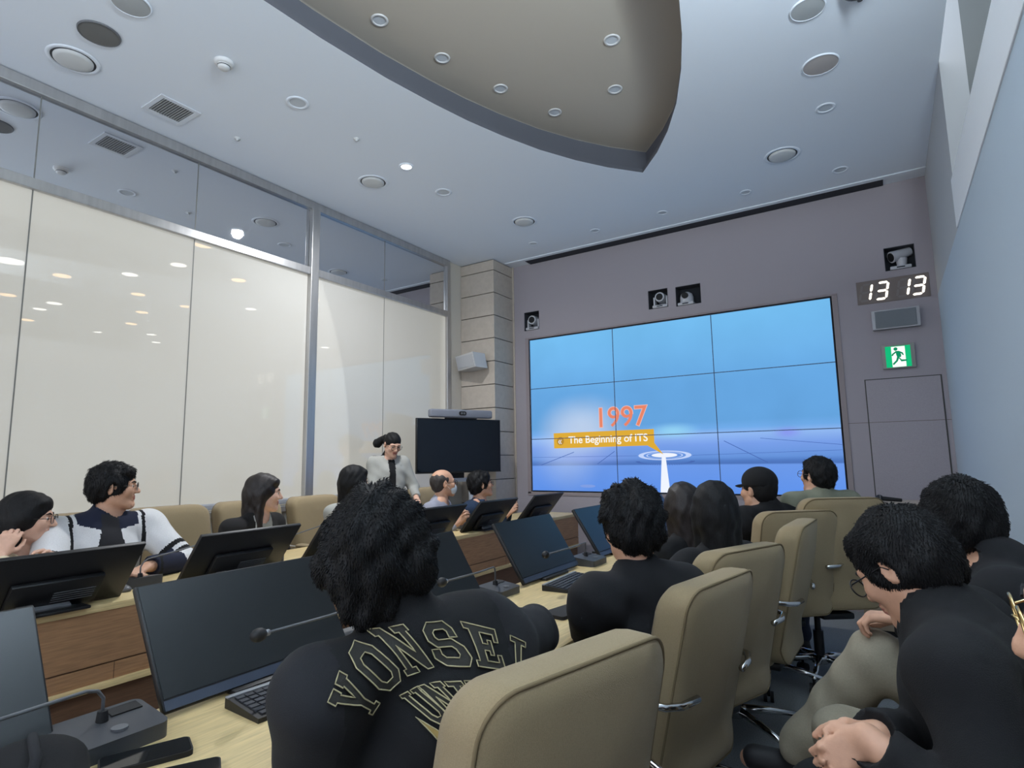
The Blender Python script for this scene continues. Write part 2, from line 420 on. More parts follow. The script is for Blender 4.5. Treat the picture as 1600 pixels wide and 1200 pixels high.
def grille(x, y, r, label, material):
    t = thing('ceiling_speaker', label, 'speaker', (x, y, CZ), 0, 'round ceiling speakers')
    bm = BM(); lathe(bm, [(r, -0.001), (r*0.98, -0.008), (r*0.93, -0.010), (r*0.92, -0.006)], 36); bm_obj('rim', bm, m_gray if material is m_grille else m_ceil, t, True)
    bm = BM(); lathe(bm, [(r*0.93, -0.007), (r*0.5, -0.011), (0, -0.012)], 36); bm_obj('grille', bm, material, t, True)
grille(-3.336, 1.213, 0.098, 'dark grey round ceiling speaker beside the big lamp at upper left', m_grille)
m_pale = mat('pale_grille', (166, 170, 172), 0.9); m_pink = mat('pinkish_grille', (172, 166, 164), 0.9)
grille(-2.977, 1.206, 0.09, 'pale round ceiling plate cut by the top edge at upper left', m_pale)
grille(-0.154, 3.65, 0.10, 'pinkish grey round ceiling speaker between recess and right wall', m_pink)
grille(-0.167, 3.129, 0.085, 'pale round ceiling plate near the top right of the ceiling', m_pale)
def downlight(x, y, r, label, zc=CZ, on=False, group='small round downlights, switched off', ring=None):
    t = thing('downlight', label, 'ceiling light', (x, y, zc), 0, group)
    bm = BM(); lathe(bm, [(r, -0.001), (r*0.97, -0.006), (r*0.74, -0.007), (r*0.70, -0.002)], 28); bm_obj('trim_ring', bm, ring or m_ceil, t, True)
    bm = BM(); lathe(bm, [(r*0.72, -0.0025), (0, -0.004)], 28); bm_obj('lens', bm, emit('lit_lens', (255, 255, 255), 14) if on else mat('off_lens', (196, 202, 208), 0.6), t, True)
for x, y, r, l in ((-2.981, 2.182, .07, 'faint round downlight in the left ceiling above the vent grille'), (-3.019, 3.678, .07, 'grey round downlight just right of the lit lamp'), (-0.169, 4.156, .06, 'small off downlight right of the recess, above the big lamp'),
                (-0.147, 5.18, .06, 'small off downlight nearest the right end of the ceiling slot'), (-0.867, 5.165, .05, 'small off downlight above the right third of the screen wall slot'),
                (-2.309, 5.202, .05, 'small off downlight beyond the tip of the leaf recess, left of centre of the slot'), (-1.606, 5.168, .05, 'small off downlight straight beyond the tip of the leaf recess'), (-3.0, 5.15, .05, 'small off downlight near the left corner of the screen wall')):
    downlight(x, y, r, l)
downlight(-2.977, 3.176, 0.055, 'the one brightly lit downlight glaring on the ceiling', on=True, group=None)
for x, y, l in ((-2.22, 2.141, 'recess downlight highest on the left side of the leaf-shaped recess'), (-2.127, 2.58, 'second downlight down the left side of the leaf-shaped recess'), (-1.996, 3.032, 'third downlight down the left side of the leaf-shaped recess'),
                (-1.823, 3.475, 'recess downlight nearest the tip on the left side'), (-1.359, 3.471, 'recess downlight nearest the tip on the right side'), (-1.19, 3.022, 'upper recess downlight on the right side of the leaf')):
    downlight(x*1.009, y*1.009, 0.05, l, CZ+0.222, group='downlights in the leaf recess', ring=mat('pale_ring', (206, 206, 206), 0.5))
t = thing('air_vent', 'square grey slatted air vent set in the left ceiling', 'vent', (-3.715, 1.78, CZ))
bm = BM()
for a, b, c, d in ((-.125, .125, -.125, -.095), (-.125, .125, .095, .125), (-.125, -.095, -.095, .095), (.095, .125, -.095, .095)): b3(bm, a, b, c, d, -0.008, -0.001, 0.002)
bm_obj('frame', bm, mat('vent_frame', (216, 221, 228), 0.7), t)
bm = BM(); b3(bm, -.094, .094, -.094, .094, -0.003, -0.001); bm_obj('backing', bm, mat('vent_backing', (104, 106, 108), 0.8), t)
bm = BM()
for k in range(12): box(bm, (0, -.085+k*.0155, -0.006), (.188, .012, .002), Matrix.Rotation(R(30), 3, 'X'))
bm_obj('slats', bm, mat('vent_slat', (176, 178, 178), 0.7), t)
t = thing('smoke_detector', 'small white smoke detector on the left ceiling', 'smoke detector', (-3.007, 1.707, CZ))
bm = BM(); lathe(bm, [(.052, 0), (.052, -.012), (.046, -.020), (.03, -.022)], 28); bm_obj('base', bm, m_white, t, True)
bm = BM(); lathe(bm, [(.034, -.021), (.032, -.036), (.024, -.044), (0, -.045)], 28); bm_obj('sensor_head', bm, m_white, t, True)
bm = BM(); lathe(bm, [(.0345, -.026), (.0345, -.031)], 28); bm_obj('slit', bm, m_gap, t)
for x, y, l in ((-3.678, 2.212, 'tiny sprinkler rosette left of the lit lamp near the glass'), (-2.997, 2.686, 'tiny sprinkler rosette just above the lit lamp')):
    t = thing('sprinkler', l, 'sprinkler', (x, y, CZ), 0, 'ceiling sprinklers')
    bm = BM(); lathe(bm, [(.022, 0), (.021, -.006), (.008, -.008), (.008, -.014), (.012, -.016), (0, -.017)], 16); bm_obj('rosette', bm, m_disc, t, True)
t = thing('projector_mount', 'dark ceiling fitting with a short stem at the top edge', 'ceiling fitting', (0.06, 3.10, CZ))
bm = BM(); lathe(bm, [(.075, 0), (.07, -.03), (.05, -.045), (0, -.046)], 24); bm_obj('canopy', bm, m_gray, t, True)
bm = BM(); cyl(bm, (0, 0, -.046), (0, 0, -.085), .012, n=12); bm_obj('stem', bm, m_gap, t)
# ------------------------------------------------------------------ wall fittings
def ptz(x, y, z, label, pose, s=1.0):
    t = thing('ptz_camera', label, 'camera', (x, y, z), 0, 'cameras in wall niches')
    t.scale = (s, s, s)
    mw = mat('camera_white', (190, 192, 198), 0.4)
    bm = BM(); box(bm, (0, 0, .012), (.13, .11, .024), bev=.006); bm_obj('base', bm, mw, t, auto=30)
    bm = BM(); box(bm, (0, -.0555, .012), (.05, .003, .008)); bm_obj('status_window', bm, m_dark, t)
    if pose == 'dome':
        bm = BM(); lathe(bm, [(.055, .024), (.055, .07), (.045, .10), (.02, .116), (0, .118)], 28); bm_obj('head', bm, mw, t, True)
        bm = BM(); cyl(bm, (0, -.047, .078), (0, -.062, .078), .026, n=20); bm_obj('lens', bm, m_blackm, t)
    elif pose == 'front':
        bm = BM(); b3(bm, -.062, -.048, -.03, .03, .024, .10, .004); b3(bm, .048, .062, -.03, .03, .024, .10, .004); bm_obj('yoke', bm, mw, t, auto=30)
        bm = BM(); cyl(bm, (0, .04, .092), (0, -.05, .092), .046, .040, n=28); bm_obj('head', bm, mw, t, auto=40)
        bm = BM(); cyl(bm, (0, -.05, .092), (0, -.056, .092), .029, n=24); bm_obj('lens', bm, m_blackm, t)
    else:
        bm = BM(); cyl(bm, (.01, 0, .024), (.01, 0, .085), .03, .036, n=24); bm_obj('yoke', bm, mw, t, auto=40)
        d = Vector((-.8, -.45, -.28)).normalized(); c = Vector((.005, 0, .118))
        bm = BM(); cyl(bm, c-d*.07, c+d*.07, .032, .042, n=28); bm_obj('head', bm, mw, t, auto=40)
        bm = BM(); cyl(bm, c+d*.07, c+d*.074, .032, n=24); bm_obj('lens', bm, m_blackm, t)
ptz(-3.36, SW+.055, 2.762, 'white pan-tilt camera in the leftmost niche above the screen corner', 'front', 1.25)
ptz(-1.845, SW+.055, 2.788, 'white pan-tilt camera in the left of the paired niches over the screen', 'front', 1.2)
ptz(-1.585, SW+.055, 2.775, 'dome-headed white camera in the wide right niche of the pair over the screen', 'dome', 1.2)
ptz(0.205, SW+.055, 2.80, 'sideways-turned white camera in the niche above the digital clock', 'side', 1.15)
# digital clock, 13 13
t = thing('digital_clock', 'white seven-segment digital clock reading 13 13 on the screen wall', 'clock', (0, SW, 0))
m_on = emit('lit_segment', (255, 250, 236), 2.6); m_off = mat('dark_segment', (128, 122, 120), 0.7)
bm = BM(); b3(bm, -.125, .385, -.006, 0, 2.535, 2.735, .003); bm_obj('face_panel', bm, mat('clock_panel', (122, 112, 108), 0.8), t)
SEG = {'1': 'bc', '3': 'abgcd'}
def segs(bm, x, z, w_, h_, which):
    th = 0.017; g = 0.004
    def bar(u0, v0, u1, v1):
        dx, dz = u1-u0, v1-v0; L = math.hypot(dx, dz); dx /= L; dz /= L; nx, nz = -dz, dx; k = th/2
        pts = [(u0+dx*g, v0+dz*g), (u0+dx*(g+k)+nx*k, v0+dz*(g+k)+nz*k), (u1-dx*(g+k)+nx*k, v1-dz*(g+k)+nz*k), (u1-dx*g, v1-dz*g), (u1-dx*(g+k)-nx*k, v1-dz*(g+k)-nz*k), (u0+dx*(g+k)-nx*k, v0+dz*(g+k)-nz*k)]
        prism(bm, pts, lambda a, b, c: (x+a+b*0.19, -.007-c, z+b), .002)
    c = {'a': (0, h_, w_, h_), 'b': (w_, h_, w_, h_/2), 'c': (w_, h_/2, w_, 0), 'd': (0, 0, w_, 0), 'e': (0, h_/2, 0, 0), 'f': (0, h_, 0, h_/2), 'g': (0, h_/2, w_, h_/2)}
    for k in which: bar(*c[k])
for (x, ch) in ((-.108, '1'), (0.008, '3'), (0.158, '1'), (0.262, '3')):
    bm = BM(); segs(bm, x, 2.566, .073, .138, SEG[ch]); bm_obj('lit_digit', bm, m_on, t)
    bm = BM(); segs(bm, x, 2.566, .073, .138, [k for k in 'abcdefg' if k not in SEG[ch]]); bm_obj('unlit_segments', bm, m_off, t)
# grey wall speaker under the clock
t = thing('wall_speaker', 'small grey wall speaker under the digital clock', 'speaker', (0.131, SW, 2.375), 0)
bm = BM(); prism(bm, [(-.165, .078), (.165, .078), (.165, -.078), (-.165, -.078)], lambda a, b, c: (a*(1-c*.5), -.07+c - (b*.12 if c < .03 else 0), b), .07); bm_obj('cabinet', bm, m_silver, t)
bm = BM(); box(bm, (0, -.073, 0), (.285, .01, .138), Matrix.Rotation(R(7), 3, 'X'), bev=.004); bm_obj('grille', bm, mat('speaker_grille', (118, 124, 130), 0.8, bump=0.5, bscale=900), t)
# exit sign
t = thing('exit_sign', 'green and white running-man exit sign glowing over the flush door', 'sign', (0.127, SW, 2.068))
bm = BM(); b3(bm, -.117, .112, -.03, 0, -.1, .1, .004); bm_obj('housing', bm, mat('sign_housing', (150, 150, 146), 0.5), t, auto=30)
bm = BM(); b3(bm, -.09, .083, -.033, -.03, -.091, .083); bm_obj('green_face', bm, emit('sign_green', (20, 178, 116), 1.15), t)
m_sw = emit('sign_white', (244, 250, 246), 1.1)
bm = BM(); prism(bm, [(-.048, -.09), (.046, -.09), (.046, .078), (-.048, .078)], lambda a, b, c: (a, -.033-c, b), .0012)
bm_obj('white_doorway', bm, m_sw, t)
bm = BM()
to = lambda a, b, c: (a, -.0344-c, b)
prism(bm, [(-.018+.014*math.cos(k*PI/8), .058+.014*math.sin(k*PI/8)) for k in range(16)], to, .0012)
for pl in ([(-.020, .042), (.006, .040), (.018, .006), (.014, -.012), (-.012, -.010), (-.016, .010)],
           [(-.018, .040), (-.044, .020), (-.050, .004), (-.040, .002), (-.034, .014), (-.012, .030)],
           [(.004, .040), (.028, .026), (.036, .006), (.028, .002), (.020, .016), (.000, .028)],
           [(-.012, -.006), (-.020, -.034), (-.046, -.062), (-.040, -.074), (-.010, -.044), (.004, -.012)],
           [(-.002, -.006), (.018, -.032), (.052, -.034), (.054, -.046), (.014, -.048), (.000, -.020)]):
    prism(bm, pl, to, .0012)
bm_obj('running_man', bm, emit('sign_figure', (16, 140, 96), 1.0), t)
# white wall speaker on the pilaster
t = thing('wall_speaker', 'white box speaker tilted on the stone pilaster beside the glass', 'speaker', (-3.80, 5.296, 2.36), R(-18))
bm = BM(); prism(bm, [(-.17, .075), (.17, .085), (.17, -.075), (-.17, -.085)], lambda a, b, c: (a*(1-.15*c/.2), -.22+c-b*.25, b), .18); bm_obj('cabinet', bm, mat('speaker_white', (190, 190, 190), 0.5), t)
bm = BM(); box(bm, (-.0, -.222, 0), (.31, .006, .13), Matrix.Rotation(R(14), 3, 'X'), bev=.002); bm_obj('grille', bm, mat('pale_speaker_grille', (176, 178, 182), 0.8), t)
bm = BM(); box(bm, (0, -.02, 0), (.05, .06, .06)); bm_obj('bracket', bm, m_gray, t)
# ------------------------------------------------------------------ video wall
vw = thing('video_wall', 'three by three video wall showing a blue 1997 timeline slide', 'video wall', (0, 0, 0))
def picture_mat():
    M = bpy.data.materials.new('blue_slide_picture'); M.use_nodes = True; nt = M.node_tree; nt.nodes.clear(); N = nt.nodes.new; L = nt.links.new
    o = N('ShaderNodeOutputMaterial'); e = N('ShaderNodeEmission'); g = N('ShaderNodeNewGeometry'); s = N('ShaderNodeSeparateXYZ'); L(g.outputs['Position'], s.inputs[0])
    mr = N('ShaderNodeMapRange'); mr.inputs[1].default_value = SZ0; mr.inputs[2].default_value = SZ1; L(s.outputs['Z'], mr.inputs[0])
    r = N('ShaderNodeValToRGB'); cr_ = r.color_ramp
    stops = [(0.0, (98, 150, 240)), (.158, (112, 158, 240)), (.163, (80, 118, 190)), (.178, (84, 126, 200)), (.20, (106, 152, 226)), (.27, (124, 164, 240)), (.325, (150, 190, 250)), (.36, (116, 176, 240)), (.40, (104, 168, 228)), (.62, (106, 172, 232)), (.80, (116, 186, 242)), (1.0, (120, 194, 246))]
    while len(cr_.elements) < len(stops): cr_.elements.new(0.5)
    for el, (p, c) in zip(cr_.elements, stops): el.position = p; el.color = rgb(*c)
    L(mr.outputs[0], r.inputs[0])
    nz = N('ShaderNodeTexNoise'); nz.inputs['Scale'].default_value = 1.6; nz.inputs['Detail'].default_value = 3; L(g.outputs['Position'], nz.inputs['Vector'])
    def glow(cx, cz, rx, rz, colr, k):
        sub = N('ShaderNodeVectorMath'); sub.operation = 'SUBTRACT'; L(g.outputs['Position'], sub.inputs[0]); sub.inputs[1].default_value = (cx, SW, cz)
        sca = N('ShaderNodeVectorMath'); sca.operation = 'MULTIPLY'; L(sub.outputs[0], sca.inputs[0]); sca.inputs[1].default_value = (1/rx, 0, 1/rz)
        ln = N('ShaderNodeVectorMath'); ln.operation = 'LENGTH'; L(sca.outputs[0], ln.inputs[0])
        m_ = N('ShaderNodeMapRange'); m_.interpolation_type = 'SMOOTHSTEP'; L(ln.outputs['Value'], m_.inputs[0]); m_.inputs[1].default_value = 0; m_.inputs[2].default_value = 1; m_.inputs[3].default_value = k; m_.inputs[4].default_value = 0
        return m_.outputs[0], rgb(*colr)
    cur = r.outputs[0]
    for args in ((-2.75, 1.60, .62, .42, (235, 240, 250), .55), (-2.95, 1.40, .5, .6, (200, 220, 250), .5), (-1.78, 1.53, .32, .10, (160, 226, 255), .8), (-0.75, 1.48, .16, .07, (140, 140, 250), .6), (-2.7, 1.28, .8, .1, (150, 170, 250), .4)):
        f, c = glow(*args); mx = N('ShaderNodeMixRGB'); L(f, mx.inputs[0]); L(cur, mx.inputs[1]); mx.inputs[2].default_value = c; cur = mx.outputs[0]
    m3 = N('ShaderNodeMixRGB'); m3.blend_type = 'MULTIPLY'; m3.inputs[0].default_value = 0.22; L(cur, m3.inputs[1]); L(nz.outputs['Fac'], m3.inputs[2])
    L(m3.outputs[0], e.inputs[0]); e.inputs[1].default_value = 1.05; L(e.outputs[0], o.inputs[0])
    return M
m_pic = picture_mat()
pw, ph = (SX1-SX0)/3, (SZ1-SZ0)/3
bm = BM(); b3(bm, SX0-.011, SX1+.011, SW+.02, SW+.10, SZ0-.011, SZ1+.011); bm_obj('cabinet', bm, m_blackm, vw)
for j in range(3):
    for i in range(3):
        bm = BM(); b3(bm, SX0+i*pw+.0035, SX0+(i+1)*pw-.0035, SW+.004, SW+.02, SZ0+j*ph+.0035, SZ0+(j+1)*ph-.0035); bm_obj('display_panel', bm, m_pic, vw)
        bm = BM()
        for a, b, c, d in ((0, pw, 0, .0035), (0, pw, ph-.0035, ph), (0, .0035, .0035, ph-.0035), (pw-.0035, pw, .0035, ph-.0035)):
            b3(bm, SX0+i*pw+a, SX0+i*pw+b, SW+.000, SW+.022, SZ0+j*ph+c, SZ0+j*ph+d)
        bm_obj('bezel', bm, mat('screen_bezel', (58, 80, 112), 0.5), vw)
yF = SW+.0035
def flat(name, polys, material, dy):
    bm = BM()
    for pl in polys: prism(bm, pl, lambda a, b, c: (a, yF-dy-c, b), .0003)
    return bm_obj(name, bm, material, vw)
def ell(cx, cz, rx, rz, n=40): return [(cx+rx*math.cos(2*PI*k/n), cz+rz*math.sin(2*PI*k/n)) for k in range(n)]
def ring(name, cx, cz, rx, rz, k, material, dy):
    bm = BM(); A = ell(cx, cz, rx, rz); B = ell(cx, cz, rx*k, rz*k)
    a = [bm.verts.new((x, yF-dy, z)) for x, z in A]; b = [bm.verts.new((x, yF-dy, z)) for x, z in B]
    for q in range(40): bm.faces.new((a[q], a[(q+1) % 40], b[(q+1) % 40], b[q]))
    return bm_obj(name, bm, material, vw)
m_line = emit('slide_line', (72, 104, 176), 1.0); m_pale_e = emit('slide_pale', (196, 214, 252), 1.0); m_white_e = emit('slide_white', (240, 245, 255), 1.0)
def seg(p, q, t_=.006):
    d = Vector((q[0]-p[0], q[1]-p[1])); d.normalize(); nx, nz = -d.y*t_/2, d.x*t_/2
    return [(p[0]+nx, p[1]+nz), (q[0]+nx, q[1]+nz), (q[0]-nx, q[1]-nz), (p[0]-nx, p[1]-nz)]
flat('grid_lines', [seg((-2.87, 1.345), (-3.28, 1.21)), seg((-2.40, 1.345), (-2.60, 1.215)), seg((-1.30, 1.42), (-0.93, 1.215)), seg((-0.98, 1.435), (-0.335, 1.36), .004), seg((-3.39, 1.295), (-2.16, 1.295), .003), seg((-1.6, 1.29), (-0.335, 1.315), .003)], m_line, .0005)
ring('ripple_ring', -1.877, 1.294, .268, .047, .80, m_pale_e, .0008)
ring('ripple_ring', -1.877, 1.294, .185, .032, .93, m_pale_e, .0008)
flat('ripple_core', [ell(-1.877, 1.296, .13, .022)], m_white_e, .0009)
flat('light_beam', [[(-1.903, 1.29), (-1.865, 1.29), (-1.834, .932), (-1.932, .932)]], m_white_e, .0010)
flat('tick_fringe', [seg((-1.877+.26*math.cos(a), 1.24+.028*math.sin(a)), (-1.877+.30*math.cos(a), 1.24+.045*math.sin(a)), .004) for a in [R(185+k*5) for k in range(35)]], m_line, .0009)
bar_ = [(-3.114, 1.557), (-1.971, 1.559), (-1.972, 1.42), (-1.885, 1.303), (-2.045, 1.395), (-3.112, 1.390)]
flat('callout_banner', [bar_], emit('slide_amber', (222, 172, 58), 1.0), .0012)
flat('callout_button', [ell(-3.032, 1.468, .044, .046, 24)], emit('slide_bronze', (182, 138, 52), 1.0), .0016)
MX = lambda x, z: Matrix.Translation((x, yF-.0022, z)) @ Matrix.Rotation(R(90), 4, 'X')
text_mesh('button_chevrons', '«', .10, m_white_e, vw, MX(-3.062, 1.437))
text_mesh('caption_text', 'The Beginning of ITS', .107, emit('slide_text_white', (250, 248, 240), 1.0), vw, MX(-2.932, 1.441), offset=.0016)
mo = emit('slide_orange', (232, 134, 106), 1.0)
text_mesh('year_text_glow', '1997', .292, emit('slide_orange_rim', (236, 186, 180), 1.0), vw, Matrix.Translation((-2.615, yF-.0014, 1.602)) @ Matrix.Rotation(R(90), 4, 'X'), offset=.008)
text_mesh('year_text', '1997', .292, mo, vw, MX(-2.615, 1.602), offset=.001)
flat('year_reflection', [ell(-2.72, .985, .09, .016, 24)], emit('slide_reflection', (128, 158, 226), 1.0), .0009)
# ------------------------------------------------------------------ television on its stand
tv = thing('television', 'black flat television standing in front of the stone pilaster', 'television', (-3.68, 4.738, 0), R(66))
bm = BM(); box(bm, (0, 0, 1.425), (.965, .035, .545), bev=.006); bm_obj('casing', bm, m_black, tv, auto=30)
bm = BM(); box(bm, (0, -.0185, 1.428), (.945, .002, .520)); bm_obj('screen', bm, mat('tv_glass', (10, 16, 26), 0.08, spec=0.7), tv)
bm = BM(); box(bm, (0, -.0180, 1.158), (.965, .004, .010)); bm_obj('lower_bezel', bm, m_blackm, tv)
t = thing('video_bar', 'grey camera bar sitting on top of the television', 'video bar', (-3.665, 4.745, 0), R(66))
bm = BM(); box(bm, (0, 0, 1.748), (.72, .07, .085), bev=.02, seg=4); bm_obj('housing', bm, mat('bar_fabric', (122, 126, 136), 0.8, bump=.3, bscale=800), t, auto=40)
bm = BM(); prism(bm, rrect(.085, .042, .02), lambda a, b, c: (a, -.0352-c, 1.752+b), .004); bm_obj('camera_window', bm, m_blackm, t)
bm = BM(); cyl(bm, (-.012, -.039, 1.752), (-.012, -.043, 1.752), .011, n=16); cyl(bm, (.016, -.039, 1.752), (.016, -.043, 1.752), .011, n=16); bm_obj('lens', bm, m_gray, t)
bm = BM(); box(bm, (0, 0, 1.7022), (.35, .05, .0085)); bm_obj('foot_clamp', bm, m_blackm, t)
t = thing('tv_cart', 'white-framed cart holding up the television', 'tv cart', (-3.742, 4.766, 0), R(66))
mwf = mat('cart_white', (180, 186, 196), 0.4)
bm = BM(); b3(bm, -.19, -.15, -.02, .02, .05, 1.10, .006); b3(bm, .15, .19, -.02, .02, .05, 1.10, .006); b3(bm, -.19, .19, -.02, .02, 1.06, 1.10, .006); bm_obj('frame', bm, mwf, t, auto=30)
bm = BM(); b3(bm, -.08, .08, -.018, .018, 1.08, 1.62, .004); bm_obj('bracket', bm, m_blackm, t)
bm = BM(); b3(bm, -.16, .16, -.15, .2, .36, .40, .005); bm_obj('shelf', bm, mwf, t, auto=30)
for s in (-1, 1):
    bm = BM(); b3(bm, s*.14-.025, s*.14+.025, -.28, .28, .05, .085, .006); bm_obj('foot', bm, mwf, t, auto=30)
    for q in (-1, 1):
        bm = BM(); cyl(bm, (s*.14-.012, q*.25, .027), (s*.14+.012, q*.25, .027), .027, n=18); bm_obj('caster', bm, m_blackm, t)
# beige cabinet by the flush door with a microphone on it
t = thing('side_cabinet', 'low beige cabinet standing before the flush door', 'cabinet', (-0.03, 5.22, 0))
bm = BM(); b3(bm, -.22, .22, -.2, .2, .04, .905, .006); bm_obj('body', bm, mat('cabinet_beige', (150, 136, 118), 0.7), t, auto=30)
bm = BM(); b3(bm, -.23, .23, -.21, .21, .905, .925, .004); bm_obj('top', bm, mat('cabinet_top', (176, 160, 146), 0.6), t, auto=30)
bm = BM(); b3(bm, -.2, .2, -.18, .18, 0, .04); bm_obj('plinth', bm, m_blackm, t)
t = thing('microphone', 'black handheld microphone lying on the beige cabinet', 'microphone', (-0.03, 5.14, .925))
bm = BM(); cyl(bm, (-.05, 0, .026), (.075, .03, .014), .017, .012, n=18); bm_obj('handle', bm, m_blackm, t, auto=50)
bm = BM(); sph(bm, (-.062, -.003, .027), .027, n=20); bm_obj('grille_head', bm, mat('mic_mesh', (40, 42, 48), 0.5, 0.5), t, True)
bm = BM(); lathe(bm, [(.0275, -.004), (.0285, 0), (.0275, .004)], 20, c=(-.062, -.003, .027), axis=Vector((1, .24, -.1)).to_track_quat('Z', 'Y').to_matrix()); bm_obj('band', bm, m_gray, t)
# ------------------------------------------------------------------ desks
DZ = 0.73
dk = thing('conference_desk', 'long oak-topped desk of the near row in front of the beige chairs', 'desk', (-1.10, 1.6, 0), 0, 'the two facing desk rows')
NX0, NX1, NY0, NY1 = -1.45, -0.86, -1.3, 4.70
bm = BM(); b3(bm, NX0+1.10, NX1+1.10, NY0-1.6, NY1-1.6, DZ-.03, DZ, .003); bm_obj('desktop', bm, m_oak, dk, auto=30)
bm = BM(); b3(bm, NX0+1.12, NX0+1.145, NY0-1.58, NY1-1.62, .02, DZ-.03); bm_obj('front_panel', bm, m_walnut, dk)
for y in (NY0+.02, 0.2, 1.6, 3.0, NY1-.05):
    bm = BM(); b3(bm, NX0+1.145, NX1+1.02, y-1.6, y-1.57, .0, DZ-.03); bm_obj('support_panel', bm, m_walnut, dk)
LX0, LX1, LY0, LY1 = -3.28, -2.70, -1.3, 5.42
dl = thing('conference_desk', 'long oak-topped desk of the far row along the milky glass wall', 'desk', (-3.0, 1.6, 0), 0, 'the two facing desk rows')
bm = BM(); b3(bm, LX0+3, LX1+3, LY0-1.6, LY1-1.6, DZ-.028, DZ, .003); bm_obj('desktop', bm, m_oak, dl, auto=30)
bm = BM(); b3(bm, LX1+3-.03, LX1+3-.006, LY0-1.6, LY1-1.6, .50, DZ-.028); b3(bm, LX1+3-.03, LX1+3-.006, LY0-1.6, LY1-1.6, .43, .494); bm_obj('front_panel', bm, m_walnut, dl)
bm = BM(); b3(bm, LX1+3-.05, LX1+3-.016, LY0-1.6, LY1-1.6, .44, .51); 
for k in range(9): b3(bm, LX1+3-.0065, LX1+3-.0055, LY0-1.6+.35+k*.72, LY0-1.6+.353+k*.72, .43, .495)
bm_obj('panel_seam', bm, m_walnut_d, dl)
bm = BM(); b3(bm, LX1+3-.10, LX1+3+.012, LY0-1.6, LY1-1.6, .405, .43, .002); bm_obj('ledge', bm, m_oak, dl, auto=30)
bm = BM(); b3(bm, LX1+3-.06, LX1+3-.02, LY0-1.6, LY1-1.6, .0, .405); bm_obj('lower_panel', bm, m_walnut_d, dl)
for y in (LY0+.02, 0.6, 2.2, 3.8, LY1-.05):
    bm = BM(); b3(bm, LX0+3.1, LX1+2.9, y-1.6, y-1.57, .0, DZ-.028); bm_obj('support_panel', bm, m_walnut, dl)

# ------------------------------------------------------------------ monitors, keyboards, microphones
MW, MH = 0.525, 0.300
def make_monitor(tilt, dark=False):
    """screen faces +X, leaning back towards -X; the origin stands on the desk under the lower edge"""
    t = thing('monitor', None, 'monitor', (0, 0, 0))
    Rm = Matrix.Rotation(-tilt, 3, 'Y')
    def tb(bm, c, s, bev=0.0):
        v = Rm @ Vector(c); box(bm, (v.x, v.y, v.z+.012), s, Rm, bev)
    bm = BM(); tb(bm, (-.010, 0, MH/2), (.018, MW, MH), .004); bm_obj('casing', bm, m_black, t, auto=30)
    bm = BM(); tb(bm, (-.0005, 0, MH/2+.012), (.003, MW-.010, MH-.034)); bm_obj('screen', bm, m_screen, t)
    bm = BM(); tb(bm, (-.0002, 0, .0135), (.004, MW-.006, .022)); bm_obj('lower_bezel', bm, m_bezel, t)
    bm = BM(); tb(bm, (-.030, 0, .10), (.022, .30, .15), .006); bm_obj('rear_box', bm, m_black, t, auto=30)
    bm = BM()
    for k in range(5): tb(bm, (-.0425, -.06+.0*k, .07+.012*k), (.002, .14, .003))
    bm_obj('vent_slots', bm, m_gray if dark else m_blackm, t)
    q = Rm @ Vector((-.045, 0, .06))
    bm = BM(); box(bm, (-.055, 0, .006), (.15, .22, .012), bev=.004); bm_obj('foot', bm, m_black, t, auto=30)
    bm = BM(); box(bm, ((q.x-.05)/2-.01, 0, (q.z+.02)/2), (.025, .12, q.z), Matrix.Rotation(-tilt*.7, 3, 'Y'), .004); bm_obj('hinge', bm, m_gray, t, auto=30)
    bm = BM(); tb(bm, (-.0445, .09, .075), (.001, .05, .006)); bm_obj('rear_label', bm, m_gray, t)
    return t
near = [(-0.035-.01, 'dark monitor at the left edge of the photo on the near desk'), (0.985, 'big dark monitor on the near desk left of the varsity-jacket back'), (1.67, 'dark monitor on the near desk just right of the varsity jacket wearer\'s head'),
        (2.49, 'dark monitor with blue-grey sheen behind the black compact keyboard'), (3.29, 'blue-lit monitor on the near desk left of the black sweatshirt wearer'), (4.28, 'farthest near-row monitor, bluish sliver between the seated heads')]
mn = make_monitor(R(33))
for i, (yc, lab) in enumerate(near):
    o = mn if i == 0 else copy_tree(mn)
    o.location = (-1.375, yc if i else 0.265, DZ); tag(o, lab, 'monitor', 'monitors on the near desk row')
ml = make_monitor(R(40), True)
far = [(0.99, 'black monitor back at the far left, before the man in the white track jacket'), (1.745, 'black monitor back in front of the long-haired woman'), (2.42, 'black monitor on the far desk hidden behind the varsity wearer\'s head'), (3.17, 'black monitor back in front of the man with the face mask'),
       (3.86, 'black monitor back in front of the man in navy'), (4.66, 'farthest black monitor back, standing alone below the video wall')]
for i, (yc, lab) in enumerate(far):
    o = ml if i == 0 else copy_tree(ml)
    o.location = (-2.80, yc, DZ); o.rotation_euler = (0, 0, PI); tag(o, lab, 'monitor', 'monitors on the far desk row')
